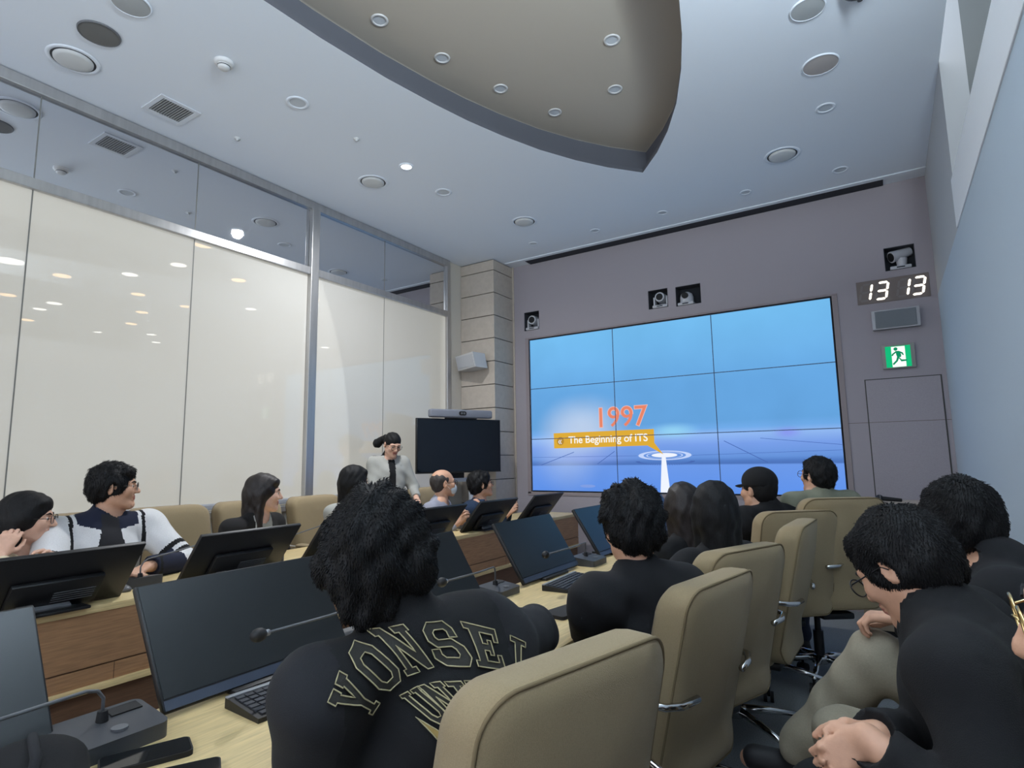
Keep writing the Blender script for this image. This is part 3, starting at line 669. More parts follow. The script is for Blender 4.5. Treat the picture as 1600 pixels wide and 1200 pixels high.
def make_keyboard(lab):
    t = thing('keyboard', lab, 'keyboard', (0, 0, 0), 0, 'black compact keyboards')
    bm = BM(); prism(bm, [(-.07, 0), (.07, 0), (.07, .010), (-.055, .022), (-.07, .022)], lambda a, b, c: (a, -.165+c, b), .33); bm_obj('case', bm, m_black, t)
    bm = BM(); box(bm, (-.064, 0, .0235), (.014, .33, .004), bev=.001); bm_obj('rear_strip', bm, m_silver, t)
    bm = BM()
    rows = [(-.043, 14), (-.024, 14), (-.005, 13), (.014, 13), (.033, 12)]
    for x, n_ in rows:
        wd = .31/n_
        for k in range(n_): box(bm, (x, -.155+wd*(k+.5), .0195-(x+.055)*.096+.003), (.0155, wd-.0035, .005))
    for y, wd in ((-.135, .03), (-.10, .03), (-.0, .15), (.10, .03), (.135, .03)): box(bm, (.052, y, .0195-(.052+.055)*.096+.003), (.0155, wd, .005))
    bm_obj('keycaps', bm, m_key, t)
    return t
kb = make_keyboard('black compact keyboard beside the big left monitor, partly behind the varsity jacket'); kb.location = (-1.235, 0.985, DZ); kb.rotation_euler = (0, 0, R(-4))
k2 = copy_tree(kb); k2['label'] = 'black compact keyboard lying before the blue-grey monitor in the middle'; k2.location = (-1.215, 2.37, DZ); k2.rotation_euler = (0, 0, R(3))
def gooseneck(name_pts): return name_pts
def make_mic_unit(lab, loc, rotz, path, group='conference microphone units', s=1.0):
    t = thing('microphone_unit', lab, 'microphone unit', loc, rotz, group)
    bm = BM(); prism(bm, rrect(.13*s, .17*s, .018), lambda a, b, c: (a, b, c*(1-.35*(a/.13/s+.5))), .045*s); bm_obj('base', bm, mat('unit_grey', (62, 64, 68), 0.45), t, auto=30)
    ztop = lambda a: .045*s*(1-.35*(a/.13/s+.5))
    bm = BM(); box(bm, (-.035*s, .045*s, ztop(-.035*s)+.001), (.03*s, .055*s, .004), Matrix.Rotation(R(8), 3, 'Y')); bm_obj('display', bm, m_blackm, t)
    bm = BM(); cyl(bm, (.03*s, .01, ztop(.03*s)-.002), (.03*s, .01, ztop(.03*s)+.003), .014*s, n=20); bm_obj('talk_button', bm, m_gray, t)
    p0 = Vector(path[0])
    bm = BM(); cyl(bm, (p0.x, p0.y, .02), (p0.x, p0.y, .058*s), .014, .009, n=16); bm_obj('socket', bm, m_blackm, t, auto=40)
    bm = BM(); tube(bm, path, .0035, 8); bm_obj('gooseneck', bm, m_gray, t, True)
    d = (Vector(path[-1])-Vector(path[-2])).normalized(); e = Vector(path[-1])
    bm = BM(); cyl(bm, e-d*.004, e+d*.016, .0075, n=14); bm_obj('collar', bm, m_silver, t, True)
    bm = BM(); sph(bm, e+d*.030, .016, 1, 1, 1.45, rot=d.to_track_quat('Z', 'Y').to_matrix()); bm_obj('windscreen', bm, m_padb, t, True)
    return t
def arc(p0, h, out, n=10, droop=0.3):
    """rises from p0, bends over and runs level along out"""
    p0 = Vector(p0); out = Vector(out); L = out.length; d = out.normalized(); pts = []
    r = min(.05, L*.4)
    pts.append(p0); pts.append(p0+Vector((0, 0, h-r)))
    for k in range(1, n): a = PI/2*k/n; pts.append(p0+Vector((0, 0, h-r))+Vector((0, 0, r*math.sin(a)))+d*r*(1-math.cos(a)))
    pts.append(p0+Vector((0, 0, h-.0))+d*r); pts.append(p0+Vector((0, 0, h-.0+droop*0.02))+d*L)
    return pts
def neck(k=1.0): return [(-.02, 0, .045), (-.02, 0, .085), (-.013, -.014, .104), (.0, -.04, .114), (.05, -.20*k, .126), (.12, -.45*k, .150)]
make_mic_unit('grey microphone unit with small display at the lower left of the near desk', (-1.355, .600, DZ), 0, neck(), s=1.06)
make_mic_unit('microphone unit whose mic head hovers over the big left monitor', (-1.40, 1.33, DZ), 0, neck(.95), s=.9)
make_mic_unit('microphone unit behind the varsity wearer\'s right shoulder', (-1.40, 2.065, DZ), 0, neck(1.1), s=.9)
make_mic_unit('microphone unit between the blue-grey and the blue-lit monitor', (-1.37, 2.865, DZ), 0, neck(1.45), s=1.0)
make_mic_unit('black microphone unit on the far desk beside the white track jacket', (-2.96, 1.40, DZ), PI, neck(), s=1.0)
make_mic_unit('black microphone unit on the far desk before the empty chair beside the woman', (-2.96, 2.08, DZ), PI, neck(), s=.8)
make_mic_unit('black microphone unit on the far desk between the masked man and the man in navy', (-2.92, 3.515, DZ), PI, neck(.8), s=.95)
make_mic_unit('farthest black microphone unit on the far desk below the video wall', (-2.92, 4.26, DZ), PI, neck(.8), s=.95)
# phone, notebooks and mouse
def slab(name, label, cat, loc, rotz, sx, sy_, sz, material, top=None, group=None, r=.012):
    t = thing(name, label, cat, loc, rotz, group)
    bm = BM(); prism(bm, rrect(sx, sy_, r), lambda a, b, c: (a, b, c), sz); bm_obj('body', bm, material, t, auto=30)
    if top:
        bm = BM(); prism(bm, rrect(sx-.006, sy_-.006, r*.8), lambda a, b, c: (a, b, sz+c), .0008); bm_obj(top[0], bm, top[1], t)
    return t
slab('smartphone', 'black smartphone lying in front of the lower-left microphone unit', 'phone', (-1.225, .615, DZ), R(68), .150, .073, .010, m_blackm, ('screen', mat('phone_glass', (24, 26, 28), 0.08)))
slab('smartphone', 'dark smartphone at the bottom edge left of the varsity jacket', 'phone', (-1.10, .605, DZ), R(60), .14, .07, .011, m_blackm, ('screen', mat('phone_glass', (24, 26, 28), 0.08)))
slab('notebook', 'thin black notebook at the black sweatshirt wearer\'s elbow', 'notebook', (-1.03, 2.62, DZ), R(20), .15, .21, .012, m_blackm)
slab('notebook', 'black notebook on the near desk in front of the varsity wearer\'s right cuff', 'notebook', (-1.02, 1.93, DZ), R(-10), .10, .17, .012, m_blackm)
t = thing('computer_mouse', 'grey computer mouse on the far desk beside the track jacket sleeve', 'mouse', (-2.90, 1.30, DZ), R(200))
bm = BM(); sph(bm, (0, 0, .008), .05, 1.1, .62, .48, n=24); bmesh.ops.bisect_plane(bm, geom=bm.verts[:]+bm.edges[:]+bm.faces[:], plane_co=(0, 0, .0005), plane_no=(0, 0, -1), clear_outer=True); bmesh.ops.holes_fill(bm, edges=bm.edges)
bm_obj('shell', bm, mat('mouse_grey', (92, 92, 94), 0.4), t, auto=50)
bm = BM(); cyl(bm, (.03, -.004, .030), (.03, .004, .030), .006, n=14); bm_obj('wheel', bm, m_blackm, t)

# ------------------------------------------------------------------ conference chairs
def pad_slab(bm, w_, h_, r, prof, bend, to3, n=7, taper=0.0):
    """cushion: rings (scale inset, depth) of a rounded rectangle, each vertex curved by bend(u,v)"""
    base = rrect(w_, h_, r, n); rings = []
    for (ins, d) in prof:
        kx = (w_-2*ins)/w_; kz = (h_-2*ins)/h_
        ring_ = []
        for (u, v) in base:
            uu = u*kx*(1+taper*(v/h_)); vv = v*kz
            ring_.append(bm.verts.new(to3(uu, vv, d+bend(uu, vv))))
        rings.append(ring_)
    N = len(base)
    for A_, B_ in zip(rings, rings[1:]):
        for k in range(N): bm.faces.new((A_[k], A_[(k+1) % N], B_[(k+1) % N], B_[k]))
    bm.faces.new(rings[0][::-1]); bm.faces.new(rings[-1])
    return rings
def make_chair(lab, seat_h=.46, top=.97, arms=True):
    """sitter faces +Y"""
    t = thing('conference_chair', lab, 'chair', (0, 0, 0), 0, 'beige conference chairs')
    bw, th = .47, .110
    z0 = seat_h-.06; bh = top-z0; zc = z0+bh/2
    lean = R(9)
    def to3(u, v, d):
        y = -.215 - d; z = v
        return (u, y*1.0 - v*math.sin(lean) - .03, zc+z)
    bend = lambda u, v: -.42*u*u + .10*max(0, v/bh)**2*0 - .035*math.exp(-((v+bh*.30)/.10)**2)
    grid = [(.235-.235*q, 0) for q in (0,)]
    bm = BM()
    prof = [(.20, -.012), (.12, -.010), (.05, -.006), (.018, .004), (.004, .020), (0, .045), (0, th-.022), (.003, th-.008), (.012, th-.001), (.05, th+.001), (.12, th+.002), (.20, th+.002)]
    rings = pad_slab(bm, bw, bh, .07, prof, bend, to3, 8, taper=-.04)
    back = bm_obj('backrest', bm, m_fab, t, True)
    loop = []
    base = rrect(bw, bh, .07, 8)
    for (u, v) in base:
        ins = .0035; kx = (bw-2*ins)/bw; kz = (bh-2*ins)/bh
        uu = u*kx*(1-.04*(v/bh)); vv = v*kz; loop.append(to3(uu, vv, th-.006+bend(uu, vv)))
    bm = BM(); tube(bm, loop, .0035, 6, closed=True); bm_obj('piping', bm, m_seam, back, True)
    bm = BM()
    tos = lambda u, v, d: (u, v+.02, seat_h-.085+d)
    pad_slab(bm, .49, .48, .08, [(.2, 0), (.03, 0), (.006, .012), (0, .03), (0, .055), (.010, .075), (.04, .086), (.12, .090), (.2, .092)], lambda u, v: -.02*max(0, (v-.12)/.12)**2, tos, 8)
    bm_obj('seat', bm, m_fab, t, True)
    for s in ((-1, 1) if arms else ()):
        bm = BM()
        pts = [(s*.150, -.345, seat_h+.205), (s*.225, -.335, seat_h+.205), (s*.275, -.315, seat_h+.212), (s*.29, -.27, seat_h+.215), (s*.29, -.20, seat_h+.215), (s*.29, .13, seat_h+.215), (s*.285, .17, seat_h+.19), (s*.265, .16, seat_h+.05), (s*.235, .10, seat_h-.055), (s*.12, .06, seat_h-.07)]
        tube(bm, pts, .0105, 10); arm = bm_obj('armrest', bm, m_chrome, t, True)
        bm = BM(); box(bm, (s*.29, -.02, seat_h+.228), (.05, .27, .024), bev=.010, seg=3); bm_obj('arm_pad', bm, m_fab, arm, auto=50)
    bm = BM(); cyl(bm, (0, 0, seat_h-.14), (0, 0, seat_h-.085), .10, .13, n=20); b3(bm, -.09, .09, -.23, .1, seat_h-.125, seat_h-.09, .01); bm_obj('tilt_mechanism', bm, m_black, t, auto=30)
    bm = BM(); cyl(bm, (.08, -.02, seat_h-.11), (.24, -.04, seat_h-.105), .006, n=10); bm_obj('lever', bm, m_black, t)
    bm = BM(); cyl(bm, (0, 0, .10), (0, 0, .26), .028, n=20); cyl(bm, (0, 0, .26), (0, 0, seat_h-.13), .017, n=18); bm_obj('gas_column', bm, m_black, t, auto=40)
    base_ = BM(); lathe(base_, [(0, .125), (.045, .125), (.05, .11), (.045, .08), (0, .08)], 20); hub = bm_obj('base_hub', base_, m_chrome, t, True)
    for k in range(5):
        a = R(18+72*k); d = Vector((math.cos(a), math.sin(a), 0))
        bm = BM(); tube(bm, [d*.03+Vector((0, 0, .108)), d*.16+Vector((0, 0, .098)), d*.30+Vector((0, 0, .075))], [.020, .016, .011], 10); bm_obj('base_leg', bm, m_chrome, t, True)
        bm = BM(); p = d*.30; s_ = Vector((-d.y, d.x, 0))
        for q in (-1, 1): cyl(bm, p+Vector((0, 0, .027))+s_*q*.008, p+Vector((0, 0, .027))+s_*q*.024, .027, n=18)
        cyl(bm, p+Vector((0, 0, .03)), p+Vector((0, 0, .075)), .007, n=10)
        bm_obj('caster', bm, m_blackm, t, auto=40)
    return t
ch = {}
def chair(x, y, face, lab, seat_h, top, arms=True):
    """x,y is the middle of the backrest's top edge; face is the direction the sitter looks, in degrees"""
    key = (seat_h, top, arms)
    if key not in ch: ch[key] = make_chair(lab, seat_h, top, arms); o = ch[key]
    else: o = copy_tree(ch[key])
    a = R(face); off = .33
    o.location = (x+math.cos(a)*off, y+math.sin(a)*off, 0); o.rotation_euler = (0, 0, a-PI/2)
    tag(o, lab, 'chair', 'beige conference chairs')
    return o
chair(-.475, .905, 166, 'beige conference chair in the foreground behind the varsity jacket', .46, .962)
chair(-.475, 1.81, 170, 'second beige chair of the near row, chrome brackets low on its back', .43, .93)
chair(-.480, 2.27, 159, 'beige chair whose top edge peeps over the second chair of the near row', .46, .955)
chair(-.375, 2.98, 178, 'beige chair seen edge-on in the middle of the near row with chrome arm', .46, .98)
chair(-.45, 3.50, 134, 'beige chair right behind the man in the black cap', .48, .985)
chair(-.25, 3.70, 125, 'rightmost beige chair of the near row behind the man in the olive jacket', .50, 1.045)
for y, lab, fc in ((1.33, 'beige chair behind the man in the white track jacket', 2), (1.90, 'empty beige chair right of the white track jacket', -2), (2.42, 'beige chair behind the long-haired woman', 0), (2.97, 'empty beige chair between the woman and the glass mullion', 3), (4.25, 'beige chair behind the man in navy', 0), (3.72, 'beige chair behind the masked man', 0)):
    chair(-3.70, y, fc, lab, .48, 1.03)
# ------------------------------------------------------------------ people: a small signed-distance modeller
F32 = np.float32
def A3(v): return np.array(v, dtype=F32)
class Cone:                                   # tapered capsule
    def __init__(s, a, b, ra, rb=None): s.a = A3(a); s.b = A3(b); s.ra = ra; s.rb = ra if rb is None else rb
    def d(s, p):
        ba = s.b-s.a; pa = p-s.a
        h = np.clip((pa@ba)/max(float(ba@ba), 1e-9), 0, 1)
        q = pa-h[:, None]*ba
        return np.sqrt((q*q).sum(1))-(s.ra+(s.rb-s.ra)*h)
    def bb(s): r = max(s.ra, s.rb); return np.minimum(s.a, s.b)-r, np.maximum(s.a, s.b)+r
class Ell:
    def __init__(s, c, r, M=None): s.c = A3(c); s.r = A3(r); s.M = None if M is None else np.array(M, dtype=F32)   # rows are the axes
    def d(s, p):
        q = p-s.c
        if s.M is not None: q = q@s.M.T
        k = q/s.r; k0 = np.sqrt((k*k).sum(1)); k1 = np.sqrt(((k/s.r)**2).sum(1))
        return k0*(k0-1)/np.maximum(k1, 1e-6)
    def bb(s): r = float(s.r.max()); return s.c-r, s.c+r
class Plane:                                   # inside where (p-c).n < 0
    def __init__(s, c, n): s.c = A3(c); n = A3(n); s.n = n/np.linalg.norm(n)
    def d(s, p): return (p-s.c)@s.n
    def bb(s): return None
def smin(a, b, k):
    if k <= 0: return np.minimum(a, b)
    h = np.clip(0.5+0.5*(b-a)/k, 0, 1); return b+(a-b)*h-k*h*(1-h)
def field(ops, disp=None):
    def f(p):
        d = None
        for op, pr, k in ops:
            q = pr.d(p)
            if d is None: d = q
            elif op == '+': d = smin(d, q, k)
            elif op == '-': d = -smin(-d, q, k)
            else: d = -smin(-d, -q, k)
        if disp is not None: d = d-disp(p)
        return d
    return f
def sdf_mesh(name, ops, vox, disp=None, pad=0.03):
    lo = np.array([9, 9, 9.]); hi = -lo
    for op, pr, k in ops:
        if op == '+' and pr.bb() is not None: a, b = pr.bb(); lo = np.minimum(lo, a); hi = np.maximum(hi, b)
    lo = lo-pad; hi = hi+pad
    f = field(ops, disp); Bk = 8
    nb = np.ceil((hi-lo)/(vox*Bk)).astype(int)+1
    nn = nb*Bk
    bc = np.stack(np.meshgrid(*[np.arange(q) for q in nb], indexing='ij'), -1).reshape(-1, 3)
    cen = (lo+(bc*Bk+(Bk-1)/2)*vox).astype(F32)
    dc = f(cen)
    G = np.ones(tuple(nb)+(Bk, Bk, Bk), dtype=F32)
    sgn = np.where(dc < 0, -1, 1).astype(F32)
    G *= sgn.reshape(tuple(nb)+(1, 1, 1))
    act = np.abs(dc) < vox*Bk*1.25+0.02
    ab = bc[act]
    loc = np.stack(np.meshgrid(*[np.arange(Bk)]*3, indexing='ij'), -1).reshape(-1, 3)
    step = 400
    for i in range(0, len(ab), step):
        q = ab[i:i+step]
        p = (lo+((q*Bk)[:, None, :]+loc[None])*vox).reshape(-1, 3).astype(F32)
        G[q[:, 0], q[:, 1], q[:, 2]] = f(p).reshape(len(q), Bk, Bk, Bk)
    V = G.transpose(0, 3, 1, 4, 2, 5).reshape(tuple(nn))
    S = V < 0
    c8 = [S[i:nn[0]-1+i, j:nn[1]-1+j, k:nn[2]-1+k] for i in (0, 1) for j in (0, 1) for k in (0, 1)]
    anyi = c8[0].copy(); alli = c8[0].copy()
    for q in c8[1:]: anyi |= q; alli &= q
    cells = np.argwhere(anyi & ~alli)
    ci = np.full(tuple(nn-1), -1, dtype=np.int32); ci[cells[:, 0], cells[:, 1], cells[:, 2]] = np.arange(len(cells))
    offs = [(i, j, k) for i in (0, 1) for j in (0, 1) for k in (0, 1)]
    cv = np.stack([V[cells[:, 0]+i, cells[:, 1]+j, cells[:, 2]+k] for i, j, k in offs], 1)
    acc = np.zeros((len(cells), 3)); cnt = np.zeros(len(cells))
    for a in range(8):
        for b in range(a+1, 8):
            oa, ob = np.array(offs[a]), np.array(offs[b])
            if np.abs(oa-ob).sum() != 1: continue
            va, vb = cv[:, a], cv[:, b]; mx = (va < 0) != (vb < 0)
            t = np.where(mx, va/np.where(mx, va-vb, 1), 0)
            acc += np.where(mx[:, None], oa+(ob-oa)*t[:, None], 0); cnt += mx
    P = lo+(cells+acc/np.maximum(cnt, 1)[:, None])*vox
    quads = []
    for ax in range(3):
        o1, o2 = [(1, 2), (2, 0), (0, 1)][ax]
        sl0 = [slice(1, -1)]*3; sl1 = [slice(1, -1)]*3; sl0[ax] = slice(0, -1); sl1[ax] = slice(1, None)
        a, b = S[tuple(sl0)], S[tuple(sl1)]
        e = np.argwhere(a != b); e0 = e.copy()
        for q in range(3):
            if q != ax: e[:, q] += 1
        ins = a[e0[:, 0], e0[:, 1], e0[:, 2]]
        def cid(d1, d2):
            w_ = e.copy(); w_[:, o1] -= d1; w_[:, o2] -= d2; return ci[w_[:, 0], w_[:, 1], w_[:, 2]]
        q4 = np.stack([cid(1, 1), cid(0, 1), cid(0, 0), cid(1, 0)], 1)
        q4[~ins] = q4[~ins][:, ::-1]
        quads.append(q4)
    Q = np.concatenate(quads); Q = Q[(Q >= 0).all(1)]
    return P, Q
def np_mesh(name, P, Q, org, material, parent=None, mi=None):
    me = bpy.data.meshes.new(name)
    me.vertices.add(len(P)); me.vertices.foreach_set('co', (P-np.array(org)).astype(F32).ravel())
    me.loops.add(Q.size); me.loops.foreach_set('vertex_index', Q.astype(np.int32).ravel())
    me.polygons.add(len(Q)); me.polygons.foreach_set('loop_start', np.arange(0, Q.size, Q.shape[1], dtype=np.int32)); me.polygons.foreach_set('loop_total', np.full(len(Q), Q.shape[1], dtype=np.int32))
    me.update(calc_edges=True); me.validate()
    o = link_mesh(name, me, material, parent, True)
    if mi is not None: me.polygons.foreach_set('material_index', mi.astype(np.int32)); me.update()
    return o
def nrm(v): v = np.array(v, float); return v/np.linalg.norm(v)
def dirv(yw, pt=0.0): return np.array([math.cos(R(yw))*math.cos(R(pt)), math.sin(R(yw))*math.cos(R(pt)), math.sin(R(pt))])
def ik(S, W, l1, l2, pole):
    d = W-S; L = np.linalg.norm(d); mx = (l1+l2)*0.995
    if L > mx: l1, l2 = l1*L/mx, l2*L/mx
    a = (l1*l1-l2*l2+L*L)/(2*L); h = math.sqrt(max(l1*l1-a*a, 0)); dn = d/L
    p = np.array(pole, float); p = p-dn*(p@dn); p = nrm(p)
    return S+dn*a+p*h

def head_ops(Hc, f, r, u, s=1.0):
    def L(x, y, z): return Hc+(r*x+f*y+u*z)*s
    M = np.stack([r, f, u])
    o = [('+', Ell(L(0, -.016, .032), A3((.073, .094, .080))*s, M), 0)]
    o += [('+', Ell(L(0, .026, -.022), A3((.060, .064, .082))*s, M), .03*s)]
    for q in (-1, 1):
        o += [('+', Cone(L(q*.050, .000, -.058), L(q*.014, .068, -.094), .020*s, .016*s), .03*s)]
    o += [('+', Ell(L(0, .074, -.092), A3((.020, .016, .016))*s, M), .02*s)]
    for q in (-1, 1):
        o += [('+', Ell(L(q*.042, .062, -.022), A3((.022, .022, .024))*s, M), .02*s)]           # cheekbone
        o += [('+', Cone(L(q*.010, .082, .022), L(q*.046, .066, .020), .010*s), .012*s)]        # brow
        o += [('-', Ell(L(q*.031, .096, .000), A3((.019, .014, .012))*s, M), .010*s)]           # socket
        o += [('+', Ell(L(q*.031, .070, .000), A3((.015, .014, .012))*s, M), .006*s)]           # lid
    o += [('+', Cone(L(0, .086, .010), L(0, .106, -.026), .008*s, .0115*s), .010*s)]
    for q in (-1, 1): o += [('+', Ell(L(q*.012, .094, -.030), A3((.008, .010, .007))*s, M), .006*s)]
    o += [('+', Cone(L(-.018, .086, -.051), L(.018, .086, -.051), .0075*s), .006*s), ('+', Cone(L(-.015, .086, -.063), L(.015, .086, -.063), .0080*s), .006*s), ('-', Cone(L(-.022, .098, -.0568), L(.022, .098, -.0568), .0035*s), .003*s)]
    for q in (-1, 1):
        e = nrm(r*q*0.9-f*.45); eM = np.stack([e, np.cross(u, e), u])
        o += [('+', Ell(L(q*.076, -.012, -.006), A3((.010, .020, .032))*s, eM), .006*s), ('-', Ell(L(q*.086, -.006, -.002), A3((.006, .010, .018))*s, eM), .004*s)]
    return o
def hand_ops(W, d, n, side, curl=0.5, s=1.0, spread=0.0, tcurl=0.4, k0=.012):
    """W wrist, d pointing direction, n palm normal (towards what is held), side towards the thumb"""
    d = nrm(d); n = np.array(n, float); n = nrm(n-d*(n@d)); side = np.cross(d, n)*np.sign(np.cross(d, n)@np.array(side, float)+1e-9); side = nrm(side)
    o = []
    kn = []
    for i, (off, ml, fl) in enumerate(((.030, .088, .076), (.010, .092, .084), (-.010, .087, .078), (-.028, .078, .060))):
        b = W+d*.012*s+side*off*.55*s; k = W+d*ml*s+side*off*s
        o.append(('+', Cone(b, k, .0140*s, .0112*s), .014*s if i else k0*s)); kn.append((k, fl, off))
    for (k, fl, off) in kn:
        ang = 0.0; p = k; dd = nrm(d+side*off*spread*4); rr = .0092
        for j, part in enumerate((.45, .31, .24)):
            ang += curl*(0.75, 1.05, .75)[j]*(1+off*3)
            v = dd*math.cos(ang)+n*math.sin(ang)
            q = p+v*fl*part*s
            o.append(('+', Cone(p, q, rr*s, (rr-.0008)*s), .003*s)); p = q; rr -= .0009
    t0 = W+d*.022*s+side*.022*s+n*.006*s; t1 = t0+(d*.55+side*.62+n*.35)*.042*s; t2 = t1+nrm(d*.85+side*.25*(1-tcurl)+n*.3*(1+tcurl))*.030*s; t3 = t2+nrm(d*.95-side*.15*tcurl+n*.35*tcurl)*.024*s
    o += [('+', Cone(t0, t1, .0145*s, .0108*s), .010*s), ('+', Cone(t1, t2, .0104*s, .0092*s), .003*s), ('+', Cone(t2, t3, .0092*s, .0075*s), .003*s)]
    return o
def folds(amp, f1=38.0, f2=61.0, ph=0.0):
    def g(p):
        x, y, z = p[:, 0], p[:, 1], p[:, 2]
        return amp*(np.sin(f1*z+3*np.sin(9*x+ph)+2.2*np.sin(11*y))*np.sin(17*x+13*y+ph)+.6*np.sin(f2*(x*.5+y*.6+z*.7)+2*np.sin(13*z+ph)))
    return g
def hairnoise(amp, ph=0.0, fr=1.0):
    def g(p):
        x, y, z = p[:, 0]*fr, p[:, 1]*fr, p[:, 2]*fr
        return amp*(np.sin(75*x+2.5*np.sin(22*z+ph)+ph)*np.sin(70*y+2.5*np.sin(25*z))+.7*np.sin(130*(x+y*.6)+3*np.sin(31*z+ph)))
    return g
m_skin = mat('skin', (205, 158, 130), 0.55, noise=0.05, nscale=60, bump=0.08, bscale=500)
m_skin2 = mat('skin_fair', (218, 174, 150), 0.55, noise=0.05, nscale=60, bump=0.08, bscale=500)
m_lip = mat('lips', (176, 110, 98), 0.5)
m_hair = mat('black_hair', (12, 12, 14), 0.62, spec=0.3, noise=0.3, nscale=60, bump=0.6, bscale=260, stretch=(1, 1, .15))
m_hairb = mat('brown_black_hair', (30, 22, 20), 0.5, noise=0.3, nscale=60, bump=0.6, bscale=260, stretch=(1, 1, .15))
m_eyew = mat('eye_white', (225, 222, 216), 0.25); m_iris = mat('iris', (30, 22, 18), 0.15)
m_shoe = mat('dark_shoe', (30, 30, 33), 0.6)
def cloth(name, c, **k): return mat(name, c, 0.92, noise=0.06, nscale=220, bump=0.35, bscale=600, **k)
rng = np.random.default_rng(7)
class P_: pass
def person(label, Hc, hyaw, hpitch, pelvis, byaw, hroll=0.0, s=1.0, vox=.007, skin=None, hands=None, feet=None, knees=None, hair='short', hair_mat=None, tufts=0, tlen=1.0, top=None, bottom=None, neck_drop=.150, shoulder=.185,
           glasses=None, seat=True, sleeve=True, extra_hair=None, hairk=1.0, hem=None, poles=None, handspec=None, inflate=0.0, chest_back=0.0, collar=True, collar_h=.20, cuff=.012, nshift=(0, 0, 0), group=None):
    q = P_()
    f = dirv(hyaw, hpitch); r = nrm(np.cross(f, (0, 0, 1))); u = np.cross(r, f)
    if hroll: c, sn = math.cos(R(hroll)), math.sin(R(hroll)); r, u = r*c+u*sn, u*c-r*sn
    Hc = np.array(Hc, float); Pv = np.array(pelvis, float)
    bf = dirv(byaw); br = nrm(np.cross(bf, (0, 0, 1)))
    org = (Pv[0], Pv[1], 0.0)
    N = Hc-u*.125*s-f*.030*s+np.array((0, 0, -.035*s))+np.array(nshift, float)                      # base of the neck
    sp = nrm(N-Pv)
    sf = nrm(bf-sp*(bf@sp))                                                 # forward, square to the spine
    C = N-sp*.17*s-sf*(.010+chest_back)*s; AB = Pv*.55+C*.45-sf*.015
    T = np.stack([br, sf, sp])
    SH = [N-sp*.055*s+br*k*shoulder*s-sf*.01 for k in (-1, 1)]              # left, right
    q.__dict__.update(dict(f=f, r=r, u=u, Hc=Hc, N=N, sp=sp, sf=sf, br=br, C=C, SH=SH, s=s, org=org))
    ws = hands or [Pv+bf*.30+br*k*.14+np.array((0, 0, .16)) for k in (-1, 1)]
    ws = [np.array(w_, float) for w_ in ws]
    pol = poles or [np.array((0, 0, -1.0))+br*k*.6-bf*.3 for k in (-1, 1)]
    EL = [ik(SH[i], ws[i], .285*s, .255*s, pol[i]) for i in (0, 1)]
    hip = [Pv+br*k*.09*s for k in (-1, 1)]
    kn = knees or [Pv+bf*.44*s+br*k*.13*s+np.array((0, 0, -.01)) for k in (-1, 1)]
    kn = [np.array(v, float) for v in kn]
    ft = feet or [np.array((kn[i][0], kn[i][1], .075))+bf*(-.02) for i in (0, 1)]
    ft = [np.array(v, float) for v in ft]
    q.EL = EL; q.ws = ws; q.kn = kn
    # body -----------------------------------------------------------
    o = head_ops(Hc, f, r, u, s)
    o += [('+', Cone(Hc-u*.075*s-f*.022*s, N-sp*.02, .050*s, .058*s), .03*s)]
    o += [('+', Ell(C, A3((.150, .100, .185))*s, T), .06*s), ('+', Ell(Pv+np.array((0, 0, .02)), A3((.160, .115, .115))*s, T), .05*s), ('+', Cone(C, Pv, .105*s, .11*s), .05*s)]
    for i in (0, 1):
        o += [('+', Cone(N, SH[i], .048*s, .052*s), .04*s), ('+', Cone(SH[i], EL[i], .052*s, .040*s), .03*s), ('+', Cone(EL[i], ws[i], .040*s, .026*s), .02*s)]
        o += [('+', Cone(hip[i], kn[i], .083*s, .056*s), .04*s), ('+', Cone(kn[i], ft[i], .054*s, .038*s), .03*s), ('+', Cone(ft[i]-np.array((0, 0, .03)), ft[i]+nrm(np.array((kn[i]-Pv)[0:2].tolist()+[0.0]))*.16*s-np.array((0, 0, .045)), .035*s, .028*s), .02*s)]
    hs = handspec or [None, None]
    for i in (0, 1):
        dd = nrm(ws[i]-EL[i]); sd = -br*(1 if i else -1)
        h = hs[i] or {}
        o += hand_ops(ws[i], h.get('d', dd+np.array((0, 0, -.15))), h.get('n', np.array((0, 0, -1.0))-bf*.1), h.get('side', sd), h.get('curl', .45), s*h.get('s', .98), h.get('spread', 0.1), h.get('tc', .4))
    PB, QB = sdf_mesh('person', o, vox)
    cen = PB[QB].mean(1); lx = (cen-Hc)@np.stack([r, f, u]).T/s
    lipm = (np.abs(lx[:, 0]) < .024) & (lx[:, 1] > .085) & (lx[:, 2] < -.045) & (lx[:, 2] > -.070)
    skin = skin or m_skin
    body = np_mesh('person', PB, QB, org, [skin, m_lip], None, lipm.astype(int))
    body.location = org
    tag(body, label, 'person', group)
    q.body = body
    def part(name, ops, vx, material, disp=None, mi=None, parent=body):
        p, t = sdf_mesh(name, ops, vx, disp)
        return np_mesh(name, p, t, org, material, parent, mi(p[t].mean(1)) if mi else None)
    q.part = part
    def hl(x, y, z): return Hc+(r*x+f*y+u*z)*s
    q.hl = hl
    M = np.stack([r, f, u]); q.M = M
    # eyes ------------------------------------------------------------
    for k in (-1, 1):
        bm = BM(); c = hl(k*.031, .0745, .001)-np.array(org); sph(bm, c, .0118*s, n=14); fq = hl(k*.031, .0835, .001)-np.array(org)
        cyl(bm, Vector(c)+Vector(f)*.0095*s, Vector(c)+Vector(f)*.0124*s, .0062*s, .005*s, n=14, mi=1)
        e = bm_obj('eye', bm, [m_eyew, m_iris], body, True)
    bm = BM()
